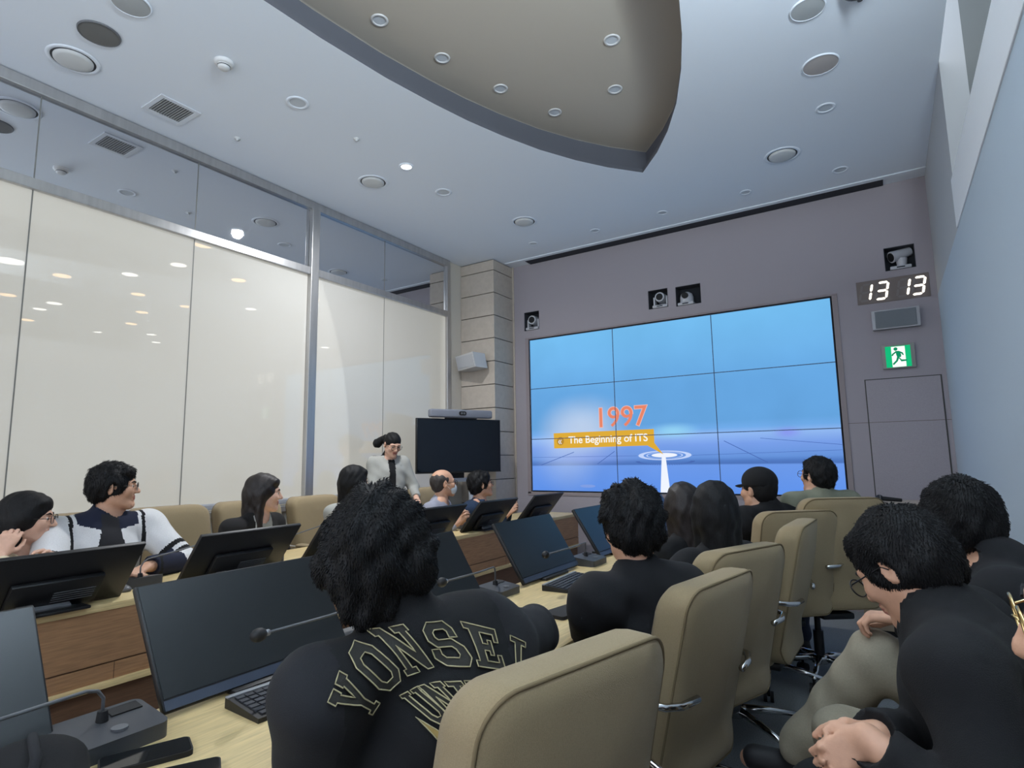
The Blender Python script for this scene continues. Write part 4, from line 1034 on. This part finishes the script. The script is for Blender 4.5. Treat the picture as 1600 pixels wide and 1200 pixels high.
    for k in (-1, 1):
        pts = [hl(k*x, y, z)-np.array(org) for x, y, z in ((.012, .0935, .020), (.028, .0885, .0265), (.046, .0765, .021))]
        tube(bm, pts, [.0022*s, .0036*s, .0016*s], 6)
    bm_obj('eyebrows', bm, hair_mat or m_hair, body)
    # hair ------------------------------------------------------------
    hm = hair_mat or m_hair; k = hairk
    ho = []
    face_cut = ('-', Ell(hl(0, .122, -.040), A3((.082, .085, .092))*s, M), .012*s)
    ears = [('-', Ell(hl(z_*.086, .004, -.014), A3((.018, .026, .034))*s, M), .006*s) for z_ in (-1, 1)]
    t_ = .011*max(k, .7)
    cap = [('+', Ell(hl(0, -.016, .034), A3((.076+t_, .096+t_, .083+t_*1.3))*s, M), 0)]
    if hair in ('short', 'fluffy', 'long', 'bob'):
        ho += cap
        ho += [('+', Ell(hl(0, -.050, -.020), A3((.066+t_*.7, .054+t_, .070))*s, M), .03*s)]
        for z_ in (-1, 1): ho += [('+', Ell(hl(z_*.060, -.006, .010), A3((.020+t_, .056, .052))*s, M), .02*s)]
        ho += [('+', Ell(hl(.010, .050, .072), A3((.062, .036, .022+t_*.8))*s, M), .02*s)]
        if hair == 'fluffy':
            for (x, y, z, rr) in ((0, -.03, .105, .055), (-.05, -.01, .085, .05), (.05, -.02, .085, .05), (-.075, -.02, .04, .04), (.075, -.02, .04, .04), (0, -.085, .04, .06), (0, -.07, -.03, .055), (.045, -.06, -.02, .04), (-.045, -.06, -.02, .04), (.03, .045, .09, .04), (-.03, .05, .09, .04)):
                ho += [('+', Ell(hl(x, y, z), A3((rr, rr, rr))*s*(.77+.15*k)), .03*s)]
        ho += [face_cut]
        if hair in ('short', 'fluffy'):
            ho += ears+[('-', Plane(hl(0, 0, -.078), u), .008)] if hair == 'short' else [('-', Plane(hl(0, 0, -.090), u), .008)]
        if hair in ('long', 'bob'):
            ln = .34 if hair == 'long' else .14
            dn = np.array((0, 0, -1.0)); b0 = hl(0, -.055, -.02); 
            ho += [('+', Cone(b0, b0+dn*ln*s-sf*.03, .070*s, .050*s), .03*s)]
            for z_ in (-1, 1):
                c0 = hl(z_*.066, -.020, -.01); ho += [('+', Cone(c0, c0+dn*(ln*.85)*s-sf*.015, .030*s, .024*s), .03*s)]
            ho += [('-', Cone(hl(0, .07, -.05), hl(0, .06, -.20), .062*s, .070*s), .012)]
    elif hair == 'bun':
        ho += [('+', Ell(hl(0, -.016, .034), A3((.080, .100, .088))*s, M), 0), ('+', Ell(hl(0, -.045, -.015), A3((.068, .058, .060))*s, M), .02*s), face_cut]+ears
        ho += [('-', Plane(hl(0, 0, -.070), u), .008)]
    elif hair == 'bald':
        ho += [('+', Ell(hl(0, -.026, .022), A3((.080, .094, .074))*s, M), 0), ('+', Ell(hl(0, -.050, -.020), A3((.068, .056, .06))*s, M), .02*s), ('-', Ell(hl(0, .10, -.02), A3((.10, .080, .10))*s, M), .01)]+ears+[('-', Ell(hl(0, .050, .100), A3((.046, .074, .046))*s, M), .02), ('-', Plane(hl(0, 0, -.078), u), .008)]
    elif hair == 'crop':
        ho += [('+', Ell(hl(0, -.018, .030), A3((.081, .101, .090))*s, M), 0), ('+', Ell(hl(0, -.048, -.020), A3((.066, .054, .062))*s, M), .02*s), face_cut]+ears+[('-', Plane(hl(0, 0, -.082), u), .008)]
    if extra_hair: ho += extra_hair(hl, M, s, u, f, r)
    hv = min(vox, .006) if vox > .005 else .0045
    ph = float(Hc[0]*7+Hc[1]*3)
    amp = {'fluffy': .005, 'short': .0032}.get(hair, .0018)
    Pq, Qq = sdf_mesh('hair', ho, hv, hairnoise(amp, ph))
    if tufts:
        nv = np.zeros_like(Pq); a, b, c, d = (Pq[Qq[:, i]] for i in range(4)); fn = np.cross(c-a, d-b); fn /= np.maximum(np.linalg.norm(fn, axis=1), 1e-12)[:, None]
        fc = Pq[Qq].mean(1); sel = rng.choice(len(fc), min(tufts, len(fc)), replace=False)
        base = fc[sel]; nn_ = fn[sel]; whorl = hl(0, -.06, .115)
        away = base-whorl; away -= nn_*(away*nn_).sum(1)[:, None]; away /= np.maximum(np.linalg.norm(away, axis=1), 1e-6)[:, None]
        dn = np.tile(np.array((0, 0, -1.0)), (len(sel), 1)); dn -= nn_*(dn*nn_).sum(1)[:, None]
        g = away*.8+dn*.6+rng.normal(0, .22, base.shape); g /= np.linalg.norm(g, axis=1)[:, None]
        L = rng.uniform(.010, .022, len(sel))[:, None]*s*(1.15 if hair == 'fluffy' else .9)*tlen; side = np.cross(g, nn_)
        wv = .0015*s
        p0 = base-nn_*.003; p1 = base+g*L*.5+nn_*(L*.12); p2 = base+g*L+nn_*(L*(.02+rng.uniform(0, .16, L.shape)))
        verts = [p0-side*wv, p0+side*wv, p0+nn_*wv*1.2, p1-side*wv*.8, p1+side*wv*.8, p1+nn_*wv, p2, p2, p2]
        n0 = len(Pq); m_ = len(sel); TV = np.stack(verts, 1).reshape(-1, 3); ix = n0+np.arange(m_)[:, None]*9
        TQ = np.concatenate([np.concatenate([ix+a_, ix+b_, ix+b_+3, ix+a_+3], 1) for a_, b_ in ((0, 1), (1, 2), (2, 0))]+[np.concatenate([ix+3+a_, ix+3+b_, ix+6+b_, ix+6+a_], 1) for a_, b_ in ((0, 1), (1, 2), (2, 0))])
        TV = TV+rng.normal(0, 1e-5, TV.shape)
        Pq = np.concatenate([Pq, TV]); Qq = np.concatenate([Qq, TQ])
    q.hair = np_mesh('hair', Pq, Qq, org, hm, body)
    # clothes -----------------------------------------------------------
    g = inflate
    if top:
        jo = [('+', Ell(C-sp*.01, A3((.168+g, .122+g, .205))*s, T), 0), ('+', Cone(C, Pv+np.array((0, 0, .02)), .128*s+g, .138*s+g), .06*s), ('+', Ell(Pv+np.array((0, 0, .03)), A3((.182+g, .140+g, .11))*s, T), .04*s)]
        for i in (0, 1):
            jo += [('+', Cone(N-sp*.012*s, SH[i], .052*s+g*.5, .064*s+g*.6), .045*s), ('+', Cone(SH[i], EL[i], .068*s+g*.7, .054*s+g*.6), .035*s)]
            if sleeve:
                we = EL[i]+(ws[i]-EL[i])*.97+nrm(ws[i]-EL[i])*max(0, cuff-.012)
                jo += [('+', Cone(EL[i], we, .053*s+g*.6, .038*s+g*.4), .02*s), ('&', Plane(we+(ws[i]-EL[i])*0.03, nrm(ws[i]-EL[i])), .004)] if False else [('+', Cone(EL[i], we, .053*s+g*.6, .036*s+g*.4), .02*s)]
        jo += [('+', Cone(N-sp*.02, N+(Hc-N)*collar_h, .076*s+g*.3, .066*s+g*.2), .03*s)] if collar else []
        jo += [('-', Cone(N+(Hc-N)*.10+sf*.02, Hc, .061*s, .070*s), .008)]
        for i in (0, 1):
            wd = nrm(ws[i]-EL[i]); jo += [('-', Cone(ws[i]+wd*cuff, ws[i]+wd*(cuff+.19), .050*s, .085*s), .004)] if sleeve else []
        q.jacket = part(top[0], jo, max(vox, .007) if vox > .005 else .0065, top[1], folds(.0035*s, ph=ph), (lambda c: top[2](q, c)) if len(top) > 2 else None)
    if bottom:
        to_ = [('+', Ell(Pv, A3((.178, .132, .12))*s, T), 0)]
        for i in (0, 1):
            to_ += [('+', Cone(hip[i], kn[i], .098*s, .076*s), .04*s), ('+', Cone(kn[i], ft[i]+np.array((0, 0, .03)), .075*s, .062*s), .03*s)]
        to_ += [('-', Ell(Pv+np.array((0, 0, .29))-bf*.03, (.26, .26, .20)), .004)]
        q.trousers = part(bottom[0], to_, .010, bottom[1], folds(.004*s, 44, 50, ph+1))
    for i in (0, 1):
        fd = nrm(np.array((kn[i]-Pv)[0:2].tolist()+[0.0])); a_ = np.array((ft[i][0], ft[i][1], ft[i][2]-.03))
        so_ = [('+', Cone(a_-fd*.05, a_+fd*.14*s-np.array((0, 0, .008)), .042, .038), 0), ('+', Cone(a_+np.array((0, 0, .035)), a_, .048, .045), .02), ('-', Plane(a_-np.array((0, 0, .044)), (0, 0, 1.0)), 0)]
        part('shoe', so_, .010, m_shoe)
    if glasses:
        gm = glasses
        loc = lambda x, y, z: Vector(hl(x, y, z)-np.array(org))
        bm = BM()
        for z_ in (-1, 1):
            ringp = [loc(z_*.033+.024*math.cos(2*PI*k_/20), .103-.10*abs(.024*math.cos(2*PI*k_/20))*.3, -.001+.020*math.sin(2*PI*k_/20)) for k_ in range(20)]
            tube(bm, ringp, .0016*s, 6, closed=True)
            tube(bm, [loc(z_*.057, .101, .004), loc(z_*.073, .085, .005), loc(z_*.081, .0, .006), loc(z_*.080, -.012, -.006)], .0016*s, 6)
        tube(bm, [loc(-.010, .103, .002), loc(0, .107, .005), loc(.010, .103, .002)], .0014*s, 6)
        gl = bm_obj('glasses', bm, gm, body, True)
    return q

# ------------------------------------------------------------------ the people
c_black = cloth('black_cloth', (13, 14, 17)); c_black2 = cloth('soft_black_cloth', (15, 16, 20)); c_navy = cloth('navy_cloth', (24, 30, 52)); c_white = cloth('white_cloth', (222, 222, 222))
c_olive = cloth('olive_cloth', (130, 132, 114)); c_grey = cloth('pale_grey_cloth', (168, 168, 162)); c_khaki = cloth('khaki_cloth', (148, 140, 122)); c_shirt = cloth('grey_shirt', (150, 152, 166)); c_teal = cloth('navy_tee', (34, 52, 78))
c_cream = cloth('cream_knit', (222, 206, 176)); c_denim = cloth('dark_denim', (44, 50, 66)); c_blazer = cloth('black_blazer', (24, 22, 23)); c_sleeve = cloth('charcoal_sleeve', (27, 28, 32))
m_gold = mat('gold_wire', (222, 196, 140), 0.2, 1.0); m_frame = mat('black_frames', (20, 20, 22), 0.3); m_wire = mat('thin_wire', (110, 104, 100), 0.3, 0.8)
trs_black = ('trousers', c_black); trs_denim = ('trousers', c_denim)
Z3 = lambda *a: np.array(a, float)

# -- varsity-jacket wearer
def varsity_mi(q, c):
    out = np.zeros(len(c), int)
    for i in (0, 1):
        a, b = q.SH[i], q.EL[i]; lat = (c-q.N)@(q.br*(-1 if i == 0 else 1))
        out[lat > .155] = 1
    return out
V = person('foreground person in black varsity jacket with outlined lettering on the back', (-.800, .790, 1.108), 116, -4, (-.70, 1.03, .50), 164, s=.90, vox=.006, collar_h=.60, extra_hair=lambda hl, M, s, u, f, r: [('+', Ell(hl(0, -.060, -.078), A3((.058, .040, .050))*s, M), .02)]+[('+', Ell(hl(z_*.088, -.010, -.010), A3((.034, .052, .060))*s, M), .015) for z_ in (-1, 1)], nshift=(.03, .055, -.01), hair='fluffy', hairk=.10, tufts=9000, tlen=.55,
           top=('jacket', [c_black, c_sleeve], varsity_mi), bottom=trs_black, hands=[(-1.00, .86, .785), (-.93, 1.56, .79)], poles=[Z3(.1, -.15, -1), Z3(.9, .75, .0)], inflate=.019, shoulder=.205,
           handspec=[{'n': (0, 0, -1), 'curl': .3}, {'n': (0, 0, -1), 'curl': .3, 'd': (-.6, .8, -.1)}])
# -- near row
person('person in plain black sweatshirt right of the black compact keyboard', (-.70, 1.77, 1.062), 134, -8, (-.745, 1.93, .48), 148, s=.98, vox=.007, shoulder=.170, hair='fluffy', hairk=.4, tufts=5000, tlen=.6, top=('sweatshirt', c_black2), bottom=trs_denim, inflate=.02,
       hands=[(-.97, 1.99, .775), (-1.00, 2.15, .775)], poles=[Z3(0, 0, -1), Z3(0, 0, -1)])
person('person with brownish long hair half hidden beyond another long-haired head', (-.872, 2.9, 1.035), 112, 0, (-.80, 3.0, .47), 160, s=.95, vox=.009, hair='long', hair_mat=m_hairb, top=('top', c_black), bottom=trs_black)
person('person seen from behind with long black hair and black hooded top', (-.590, 2.37, 1.066), 104, 0, (-.70, 2.47, .47), 160, s=.95, vox=.007, hair='long', hairk=.8, top=('hooded_top', c_black2), bottom=trs_black, inflate=.015)
Pc = person('person wearing a black baseball cap and black jacket in the near row', (-.660, 3.66, 1.080), 150, 0, (-.69, 3.74, .48), 140, nshift=(.03, .02, .045), s=1.0, vox=.008, hair='crop', top=('jacket', c_black2), bottom=trs_black, inflate=.02, hands=[(-.92, 3.70, .93), (-1.05, 3.95, .775)])
hl, M_ = Pc.hl, Pc.M
Pc.part('cap', [('+', Ell(hl(0, -.014, .050), Z3(.088, .106, .086), M_), 0), ('-', Plane(hl(0, 0, .022), Pc.u), .004)], .007, c_black)
bm = BM()
g_ = [[bm.verts.new(Vector(hl(.078*math.sin(R(a))*(1-.12*k), .070*math.cos(R(a))+.010+k*.072*math.cos(R(a*.75)), .034-.010*k*k-.012*math.sin(R(a))**2)-np.array(Pc.org))) for a in range(-75, 76, 15)] for k in (0, .35, .7, 1.0)]
for A_, B_ in zip(g_, g_[1:]):
    for k in range(len(A_)-1): bm.faces.new((A_[k], A_[k+1], B_[k+1], B_[k]))
bmesh.ops.solidify(bm, geom=bm.faces[:], thickness=.004)
bm_obj('cap_brim', bm, c_black, Pc.body, True)
person('person with round glasses in an olive jacket, rightmost of the near row', (-.372, 3.93, 1.155), 146, 6, (-.44, 3.99, .53), 128, nshift=(0, 0, .04), s=.93, vox=.007, hair='short', hairk=.5, tufts=1500, glasses=m_wire, top=('jacket', c_olive), bottom=trs_denim, inflate=.012)
# -- right side, along the wall
R1 = person('person with thick black hair and khaki trousers by the right wall', (.140, 1.95, 1.092), 112, -10, (.215, 1.97, .50), 172, s=.96, vox=.007, nshift=(.05, -.03, .05), shoulder=.205, hair='short', hairk=.9, tufts=6000, tlen=.75, top=('jacket', c_black2), bottom=('trousers', c_khaki), inflate=.02,
            knees=[(-.16, 1.84, .54), (-.075, 2.00, .71)], feet=[(-.14, 1.86, .08), (-.30, 2.04, .38)], hands=[(-.002, 1.955, .835), (.06, 2.12, .72)], poles=[Z3(.6, -.6, -.6), Z3(.6, .5, -.6)], handspec=[{'n': (-.2, 0, -1), 'curl': 1.0, 'd': (-1, .1, -.05)}, {'n': (-.3, 0, -1), 'curl': .6}])
R2 = person('person in black and dark-rimmed glasses bending forward with hands together', (.004, 1.42, 1.058), 152, -34, (.22, 1.34, .50), 172, s=.90, vox=.0055, collar_h=.6, cuff=.05, nshift=(-.02, 0, .025), hair='short', hairk=.6, tufts=8000, tlen=.75, glasses=m_frame, top=('jacket', c_black), bottom=trs_black, inflate=.016,
            knees=[(-.17, 1.22, .56), (-.17, 1.44, .57)], hands=[(-.070, 1.165, .820), (-.055, 1.215, .810)], poles=[Z3(.1, -.5, -.8), Z3(.2, .7, -.7)],
            handspec=[{'d': (-.75, -.12, -.62), 'n': (.1, .95, -.2), 'curl': .75, 's': .86, 'side': (-.3, .2, .9)}, {'d': (-.80, -.30, -.50), 'n': (-.1, -.95, .1), 'curl': .65, 's': .86, 'side': (-.3, -.1, .9)}])
R3 = person('person in black with gold wire glasses cut off by the right edge', (.190, .752, 1.136), 178, -10, (.235, .66, .50), 172, s=.97, vox=.0055, hair='crop', hairk=.3, glasses=m_gold, top=('jacket', c_black), bottom=trs_black, inflate=.02,
            knees=[(-.12, .56, .52), (-.12, .74, .52)], hands=[(-.05, .60, .63), (-.03, .70, .63)])
# -- far row, facing the room
def l0_mi(q, c):
    z_ = (c-q.N)@q.sp; out = np.zeros(len(c), int); fr = (c-q.C)@q.sf
    out[(z_ < -.02) & (z_ > -.10) & (fr > .02)] = 1
    return out
person('bespectacled person at the left edge, cream top, chin on hand', (-3.415, 1.115, 1.038), 58, -2, (-3.42, 1.02, .46), 20, s=1.0, vox=.006, hair='bob', hairk=1.1, skin=m_skin2, glasses=m_frame, top=('top', [c_cream, cloth('blue_stripe', (70, 92, 150))], l0_mi), bottom=trs_denim,
       hands=[(-3.20, 1.16, .83), (-3.300, .985, .90)], handspec=[None, {'d': (-.15, .45, .88), 'n': (-.8, .5, .1), 'curl': .7, 'side': (.5, .5, .2)}])
def track_mi(q, c):
    out = np.zeros(len(c), int)
    rel = c-q.N; lat = rel@q.br; fr = rel@q.sf; z_ = rel@q.sp
    out[(np.abs(lat) < .040+.22*np.clip(-z_-.03, 0, 1)) & (fr > .045) & (z_ < .03)] = 1             # tee in the open front
    out[(z_ > -.040+.25*(np.abs(lat)-.06)) & (np.abs(lat) < .135) & (out == 0)] = 2                                         # navy yoke and collar
    for i in (0, 1):
        a, b, w_ = q.SH[i], q.EL[i], q.ws[i]
        ok = (lat*(1 if i else -1) > .10)
        t1 = ((c-b)@(w_-b))/((w_-b)@(w_-b)); ax = b+np.clip(t1, 0, 1)[:, None]*(w_-b); near_ = np.linalg.norm(c-ax, axis=1) < .085
        out[near_ & (t1 > .22)] = 2
        t0 = ((c-a)@(b-a))/((b-a)@(b-a)); ax0 = a+np.clip(t0, 0, 1)[:, None]*(b-a); rad = c-ax0; nn_ = np.linalg.norm(rad, axis=1)
        sid = nrm(np.cross(b-a, q.sf)); fc = (rad@q.sf)/np.maximum(nn_, 1e-6)
        al_ = nn_ < .105
        out[ok & al_ & (t0 > .66) & (t0 < .75)] = 3; out[ok & al_ & (t0 > .83) & (t0 < .92)] = 3
        out[(np.abs(np.abs(lat)-.158) < .0075) & (z_ > -.30) & (fr > -.06)] = 3
    return out
L1 = person('person in white track jacket with black sleeve stripes and navy collar', (-3.394, 1.462, 1.170), 62, 0, (-3.42, 1.40, .50), -6, s=1.01, vox=.006, hair='short', hairk=1.0, tufts=2500, glasses=m_wire, top=('track_jacket', [c_white, cloth('black_tee', (34, 34, 38)), c_navy, c_black], track_mi), bottom=trs_denim,
       inflate=.022, shoulder=.205, hands=[(-3.08, 1.50, .79), (-3.05, 1.33, .79)], poles=[Z3(-.1, .95, -.35), Z3(0, -.9, -.5)], handspec=[{'n': (0, 0, -1), 'curl': .3, 'd': (.5, -.8, -.1)}, {'n': (0, 0, -1), 'curl': .3, 'd': (.5, .8, -.1)}])
def blazer_mi(q, c):
    rel = c-q.N; lat = np.abs(rel@q.br); fr = rel@q.sf; z_ = rel@q.sp; out = np.zeros(len(c), int)
    out[(lat < .045+.12*np.clip(z_+.16, 0, .3)) & (fr > .03) & (z_ > -.24)] = 1
    return out
person('person with long dark hair in black blazer over pale blouse', (-3.225, 2.215, 1.100), 58, -4, (-3.36, 2.22, .46), 15, s=.96, vox=.006, hair='long', hair_mat=m_hairb, hairk=.55, skin=m_skin2, top=('blazer', [c_blazer, c_grey], blazer_mi), bottom=trs_black)
person('person whose dark hair just shows left of the standing person', (-3.34, 3.04, 1.130), 80, 0, (-3.38, 3.02, .49), 15, s=1.0, vox=.009, hair='bob', top=('top', c_grey), bottom=trs_black)
Mk = person('person with thinning hair, glasses and a white face mask on the far row', (-3.177, 3.87, 1.090), 58, 2, (-3.36, 3.80, .48), 25, s=1.0, vox=.006, hair='bald', hair_mat=mat('thin_grey_hair', (52, 47, 45), 0.6, noise=.3, nscale=60, bump=.5, bscale=260), glasses=m_frame, top=('shirt', c_shirt), bottom=trs_black, hands=[(-2.93, 3.80, .80), (-2.92, 3.72, .785)],
            handspec=[{'n': (-.1, -1, .1), 'curl': .9, 'd': (.5, -.2, .6)}, {'n': (0, 1, 0), 'curl': .9, 'd': (.5, .2, .6)}])
hl, M_ = Mk.hl, Mk.M
Mk.part('face_mask', [('+', Ell(hl(0, .056, -.052), Z3(.058, .058, .054), M_), 0), ('-', Plane(hl(0, .035, 0), Mk.f), .004), ('-', Plane(hl(0, .09, -.012), -Mk.u+Mk.f*.1), .003), ('-', Ell(hl(0, .036, -.05), Z3(.048, .052, .05), M_), .002)], .005, mat('mask_white', (214, 222, 228), 0.8))
bm = BM()
for k in (-1, 1):
    for za in (-.022, -.072): tube(bm, [Vector(hl(k*.056, .055, za)-np.array(Mk.org)), Vector(hl(k*.072, .025, za*.6)-np.array(Mk.org)), Vector(hl(k*.080, -.020, .004)-np.array(Mk.org))], .0014, 6)
bm_obj('mask_loops', bm, m_white, Mk.body)
person('person with glasses and short black hair in a navy tee shirt on the far row', (-3.074, 4.26, 1.062), 52, 8, (-3.34, 4.22, .46), 20, s=1.0, vox=.006, hair='short', tufts=1200, glasses=m_frame, top=('tee_shirt', c_teal), bottom=trs_denim, hands=[(-2.88, 4.42, .83), (-2.86, 4.34, .80)],
       handspec=[{'n': (0, -1, 0), 'curl': .9, 'd': (.5, 0, .5)}, {'n': (0, 1, 0), 'curl': .9, 'd': (.5, .1, .5)}])
# -- standing presenter by the glass
def coat_mi(q, c):
    rel = c-q.N; lat = np.abs(rel@q.br); fr = rel@q.sf; z_ = rel@q.sp; out = np.zeros(len(c), int)
    out[(lat < .030) & (fr > .03)] = 1
    out[(z_ > .025)] = 1
    return out
def pony(hl, M, s, u, f, r):
    return [('+', Ell(hl(0, -.105, .035), Z3(.030, .028, .030), M), .01), ('+', Cone(hl(.03, -.115, .035), hl(.085, -.165, -.055), .026, .042), .015)]
Pr = person('standing person in pale grey jacket, dark hair tied back, looking down', (-3.80, 3.90, 1.430), -20, -24, (-3.86, 3.93, .86), -28, s=.90, vox=.006, shoulder=.150, hair='bun', hairk=.5, extra_hair=pony, skin=m_skin2, glasses=m_frame, top=('jacket', [c_grey, c_black], coat_mi), bottom=trs_black, inflate=.006,
            knees=[(-3.79, 3.98, .46), (-3.86, 3.86, .46)], feet=[(-3.79, 3.99, .075), (-3.87, 3.85, .075)], hands=[(-3.58, 3.98, .95), (-3.66, 3.80, .95)])
# -- chairs of the wall row
for x, y, fc, lab in ((.325, 1.98, 178, 'beige chair against the right wall behind the khaki-trousered person'), (.325, 1.32, 178, 'beige chair under the person in black bending forward'), (.325, .42, 178, 'beige chair under the person with gold wire glasses')):
    chair(x, y, fc, lab, .43, 1.04, False)

# ------------------------------------------------------------------ lettering on the varsity jacket
YP = {'Y': [(0, 1), (.42, 1), (.42, .86), (.36, .86), (.5, .60), (.64, .86), (.58, .86), (.58, 1), (1, 1), (1, .86), (.90, .86), (.62, .42), (.62, .14), (.74, .14), (.74, 0), (.26, 0), (.26, .14), (.38, .14), (.38, .42), (.10, .86), (0, .86)],
      'N': [(0, 1), (.34, 1), (.70, .42), (.70, .86), (.58, .86), (.58, 1), (1, 1), (1, .86), (.90, .86), (.90, 0), (.70, 0), (.30, .64), (.30, .14), (.42, .14), (.42, 0), (0, 0), (0, .14), (.10, .14), (.10, .86), (0, .86)],
      'O': [(.25, 1), (.75, 1), (1, .78), (1, .22), (.75, 0), (.25, 0), (0, .22), (0, .78)], 'O_': [(.36, .82), (.64, .82), (.74, .72), (.74, .28), (.64, .18), (.36, .18), (.26, .28), (.26, .72)],
      'S': [(.22, 1), (.78, 1), (1, .82), (1, .62), (.74, .62), (.74, .76), (.66, .82), (.34, .82), (.26, .76), (.26, .66), (.34, .59), (.78, .59), (1, .42), (1, .18), (.78, 0), (.22, 0), (0, .18), (0, .38), (.26, .38), (.26, .26), (.34, .18), (.66, .18), (.74, .25), (.74, .36), (.66, .42), (.22, .42), (0, .58), (0, .82)],
      'E': [(0, 1), (1, 1), (1, .66), (.84, .66), (.84, .84), (.40, .84), (.40, .58), (.58, .58), (.58, .68), (.72, .68), (.72, .32), (.58, .32), (.58, .42), (.40, .42), (.40, .16), (.84, .16), (.84, .34), (1, .34), (1, 0), (0, 0), (0, .14), (.12, .14), (.12, .86), (0, .86)],
      'I': [(0, 1), (1, 1), (1, .86), (.70, .86), (.70, .14), (1, .14), (1, 0), (0, 0), (0, .14), (.30, .14), (.30, .86), (0, .86)],
      'U': [(0, 1), (.44, 1), (.44, .86), (.34, .86), (.34, .28), (.42, .18), (.58, .18), (.66, .28), (.66, .86), (.56, .86), (.56, 1), (1, 1), (1, .86), (.90, .86), (.90, .20), (.74, 0), (.26, 0), (.10, .20), (.10, .86), (0, .86)],
      'V': [(0, 1), (.42, 1), (.42, .86), (.35, .86), (.5, .36), (.65, .86), (.58, .86), (.58, 1), (1, 1), (1, .86), (.92, .86), (.62, 0), (.38, 0), (.08, .86), (0, .86)],
      '.': [(0, .2), (1, .2), (1, 0), (0, 0)]}
jk = V.jacket
bvh = BVHTree.FromPolygons([v.co.copy() for v in jk.data.vertices], [p.vertices[:] for p in jk.data.polygons])
ou, ov = Vector(V.br), Vector(V.sp); on = Vector(-V.sf); oc = Vector(V.C-np.array(V.org))
def onback(u, v, lift):
    o = oc+ou*u+ov*v+on*.5
    hit = bvh.ray_cast(o, -on)
    if hit[0] is None: return oc+ou*u+ov*v+on*.1
    return hit[0]+hit[1]*lift
def place(poly, cx, cy_, w_, h_, ang, shear=0.0):
    c, s_ = math.cos(R(ang)), math.sin(R(ang)); out = []
    for (x, y) in poly:
        a, b = (x-.5)*w_+shear*(y-.5), (y-.5)*h_; out.append((cx+a*c-b*s_, cy_+a*s_+b*c))
    return out
def dense(poly, step=.006):
    out = []
    for i in range(len(poly)):
        a, b = Vector(poly[i]), Vector(poly[(i+1) % len(poly)]); n_ = max(1, int((b-a).length/step))
        out += [tuple(a.lerp(b, k/n_)) for k in range(n_)]
    return out
m_thread = mat('cream_thread', (176, 166, 128), 0.8); m_felt = mat('dark_olive_felt', (48, 47, 43), 0.95, bump=.3, bscale=700); m_goldt = mat('gold_thread', (170, 146, 86), 0.7)
def letter(polys, name, rim=.0011, fill=m_felt):
    bm = BM()
    for pl in polys: tube(bm, [onback(u, v, .004) for u, v in dense(pl)], rim, 6, closed=True)
    if fill:
        vs = []; es = []
        for pl in polys:
            d_ = dense(pl, .010); vv = [bm.verts.new((u, v, 0)) for u, v in d_]; es += [bm.edges.new((vv[i], vv[(i+1) % len(vv)])) for i in range(len(vv))]; vs += vv
        r_ = bmesh.ops.triangle_fill(bm, edges=es, use_beauty=True, use_dissolve=False)
        fs = [g for g in r_['geom'] if isinstance(g, bmesh.types.BMFace)]
        bmesh.ops.subdivide_edges(bm, edges=list({e for f in fs for e in f.edges}), cuts=2, use_grid_fill=True)
        allv = {v for f in bm.faces if all(abs(w_.co.z) < 1e-9 for w_ in f.verts) for v in f.verts}
        fl = [f for f in bm.faces if all(v in allv for v in f.verts)]
        for v in allv: v.co = onback(v.co.x, v.co.y, .0025)
        for f in fl: f.material_index = 1
    return bm_obj(name, bm, [m_thread, fill or m_felt], jk)
ARC_R, AC = .24, -.155
def arch(word, deg0, deg1, rad, cy0, w_, h_, sizes=None):
    n_ = len(word)
    for i, chx in enumerate(word):
        a = deg0+(deg1-deg0)*i/(n_-1); x, y = rad*math.sin(R(a)), cy0+rad*math.cos(R(a)); ww = w_*(.62 if chx == 'I' else .35 if chx == '.' else 1.0)
        pl = [place(YP[chx], x, y, ww, h_, -a)]
        if chx == 'O': pl.append(place(YP['O_'], x, y, ww, h_, -a))
        letter(pl, 'letter_'+('dot' if chx == '.' else chx.lower()))
arch('YONSEI', -40, 40, .235, -.066, .053, .076)
arch('UNIV.', -17, 18, .19, -.106, .035, .049)
for sgn in (-1, 1):
    for k in range(5):
        a = R(150-22*k) if sgn > 0 else R(30+22*k)
        bx, by = sgn*.075*abs(math.cos(R(-60+25*k))), -.10+.05*k-.09
        an = R(115-12*k)*1.0
        dx, dy = math.cos(an)*(-1 if sgn < 0 else 1)*-1 if False else sgn*math.cos(an), math.sin(an)
        lf = [(bx, by), (bx+dx*.02-dy*.008, by+dy*.02+dx*.008), (bx+dx*.055, by+dy*.055), (bx+dx*.02+dy*.008, by+dy*.02-dx*.008)]
        letter([lf], 'wreath_leaf', .0010, m_goldt)
# -- black bag in the lower left corner
bt = thing('shoulder_bag', 'soft black bag on the desk in the bottom left corner', 'bag', (-1.225, .425, DZ), R(75))
p_, t_ = sdf_mesh('bag', [('+', Ell((0, 0, .040), (.080, .13, .052)), 0), ('+', Ell((.03, .03, .035), (.06, .08, .042)), .04), ('-', Plane((0, 0, 0), (0, 0, 1.0)), 0)], .009, folds(.004))
np_mesh('body', p_, t_, (0, 0, 0), c_black, bt)
bm = BM(); tube(bm, [(0, -.10, .060), (.01, -.05, .094), (.01, .04, .096), (.01, .10, .062)], .008, 8); bm_obj('strap', bm, c_sleeve, bt, True)
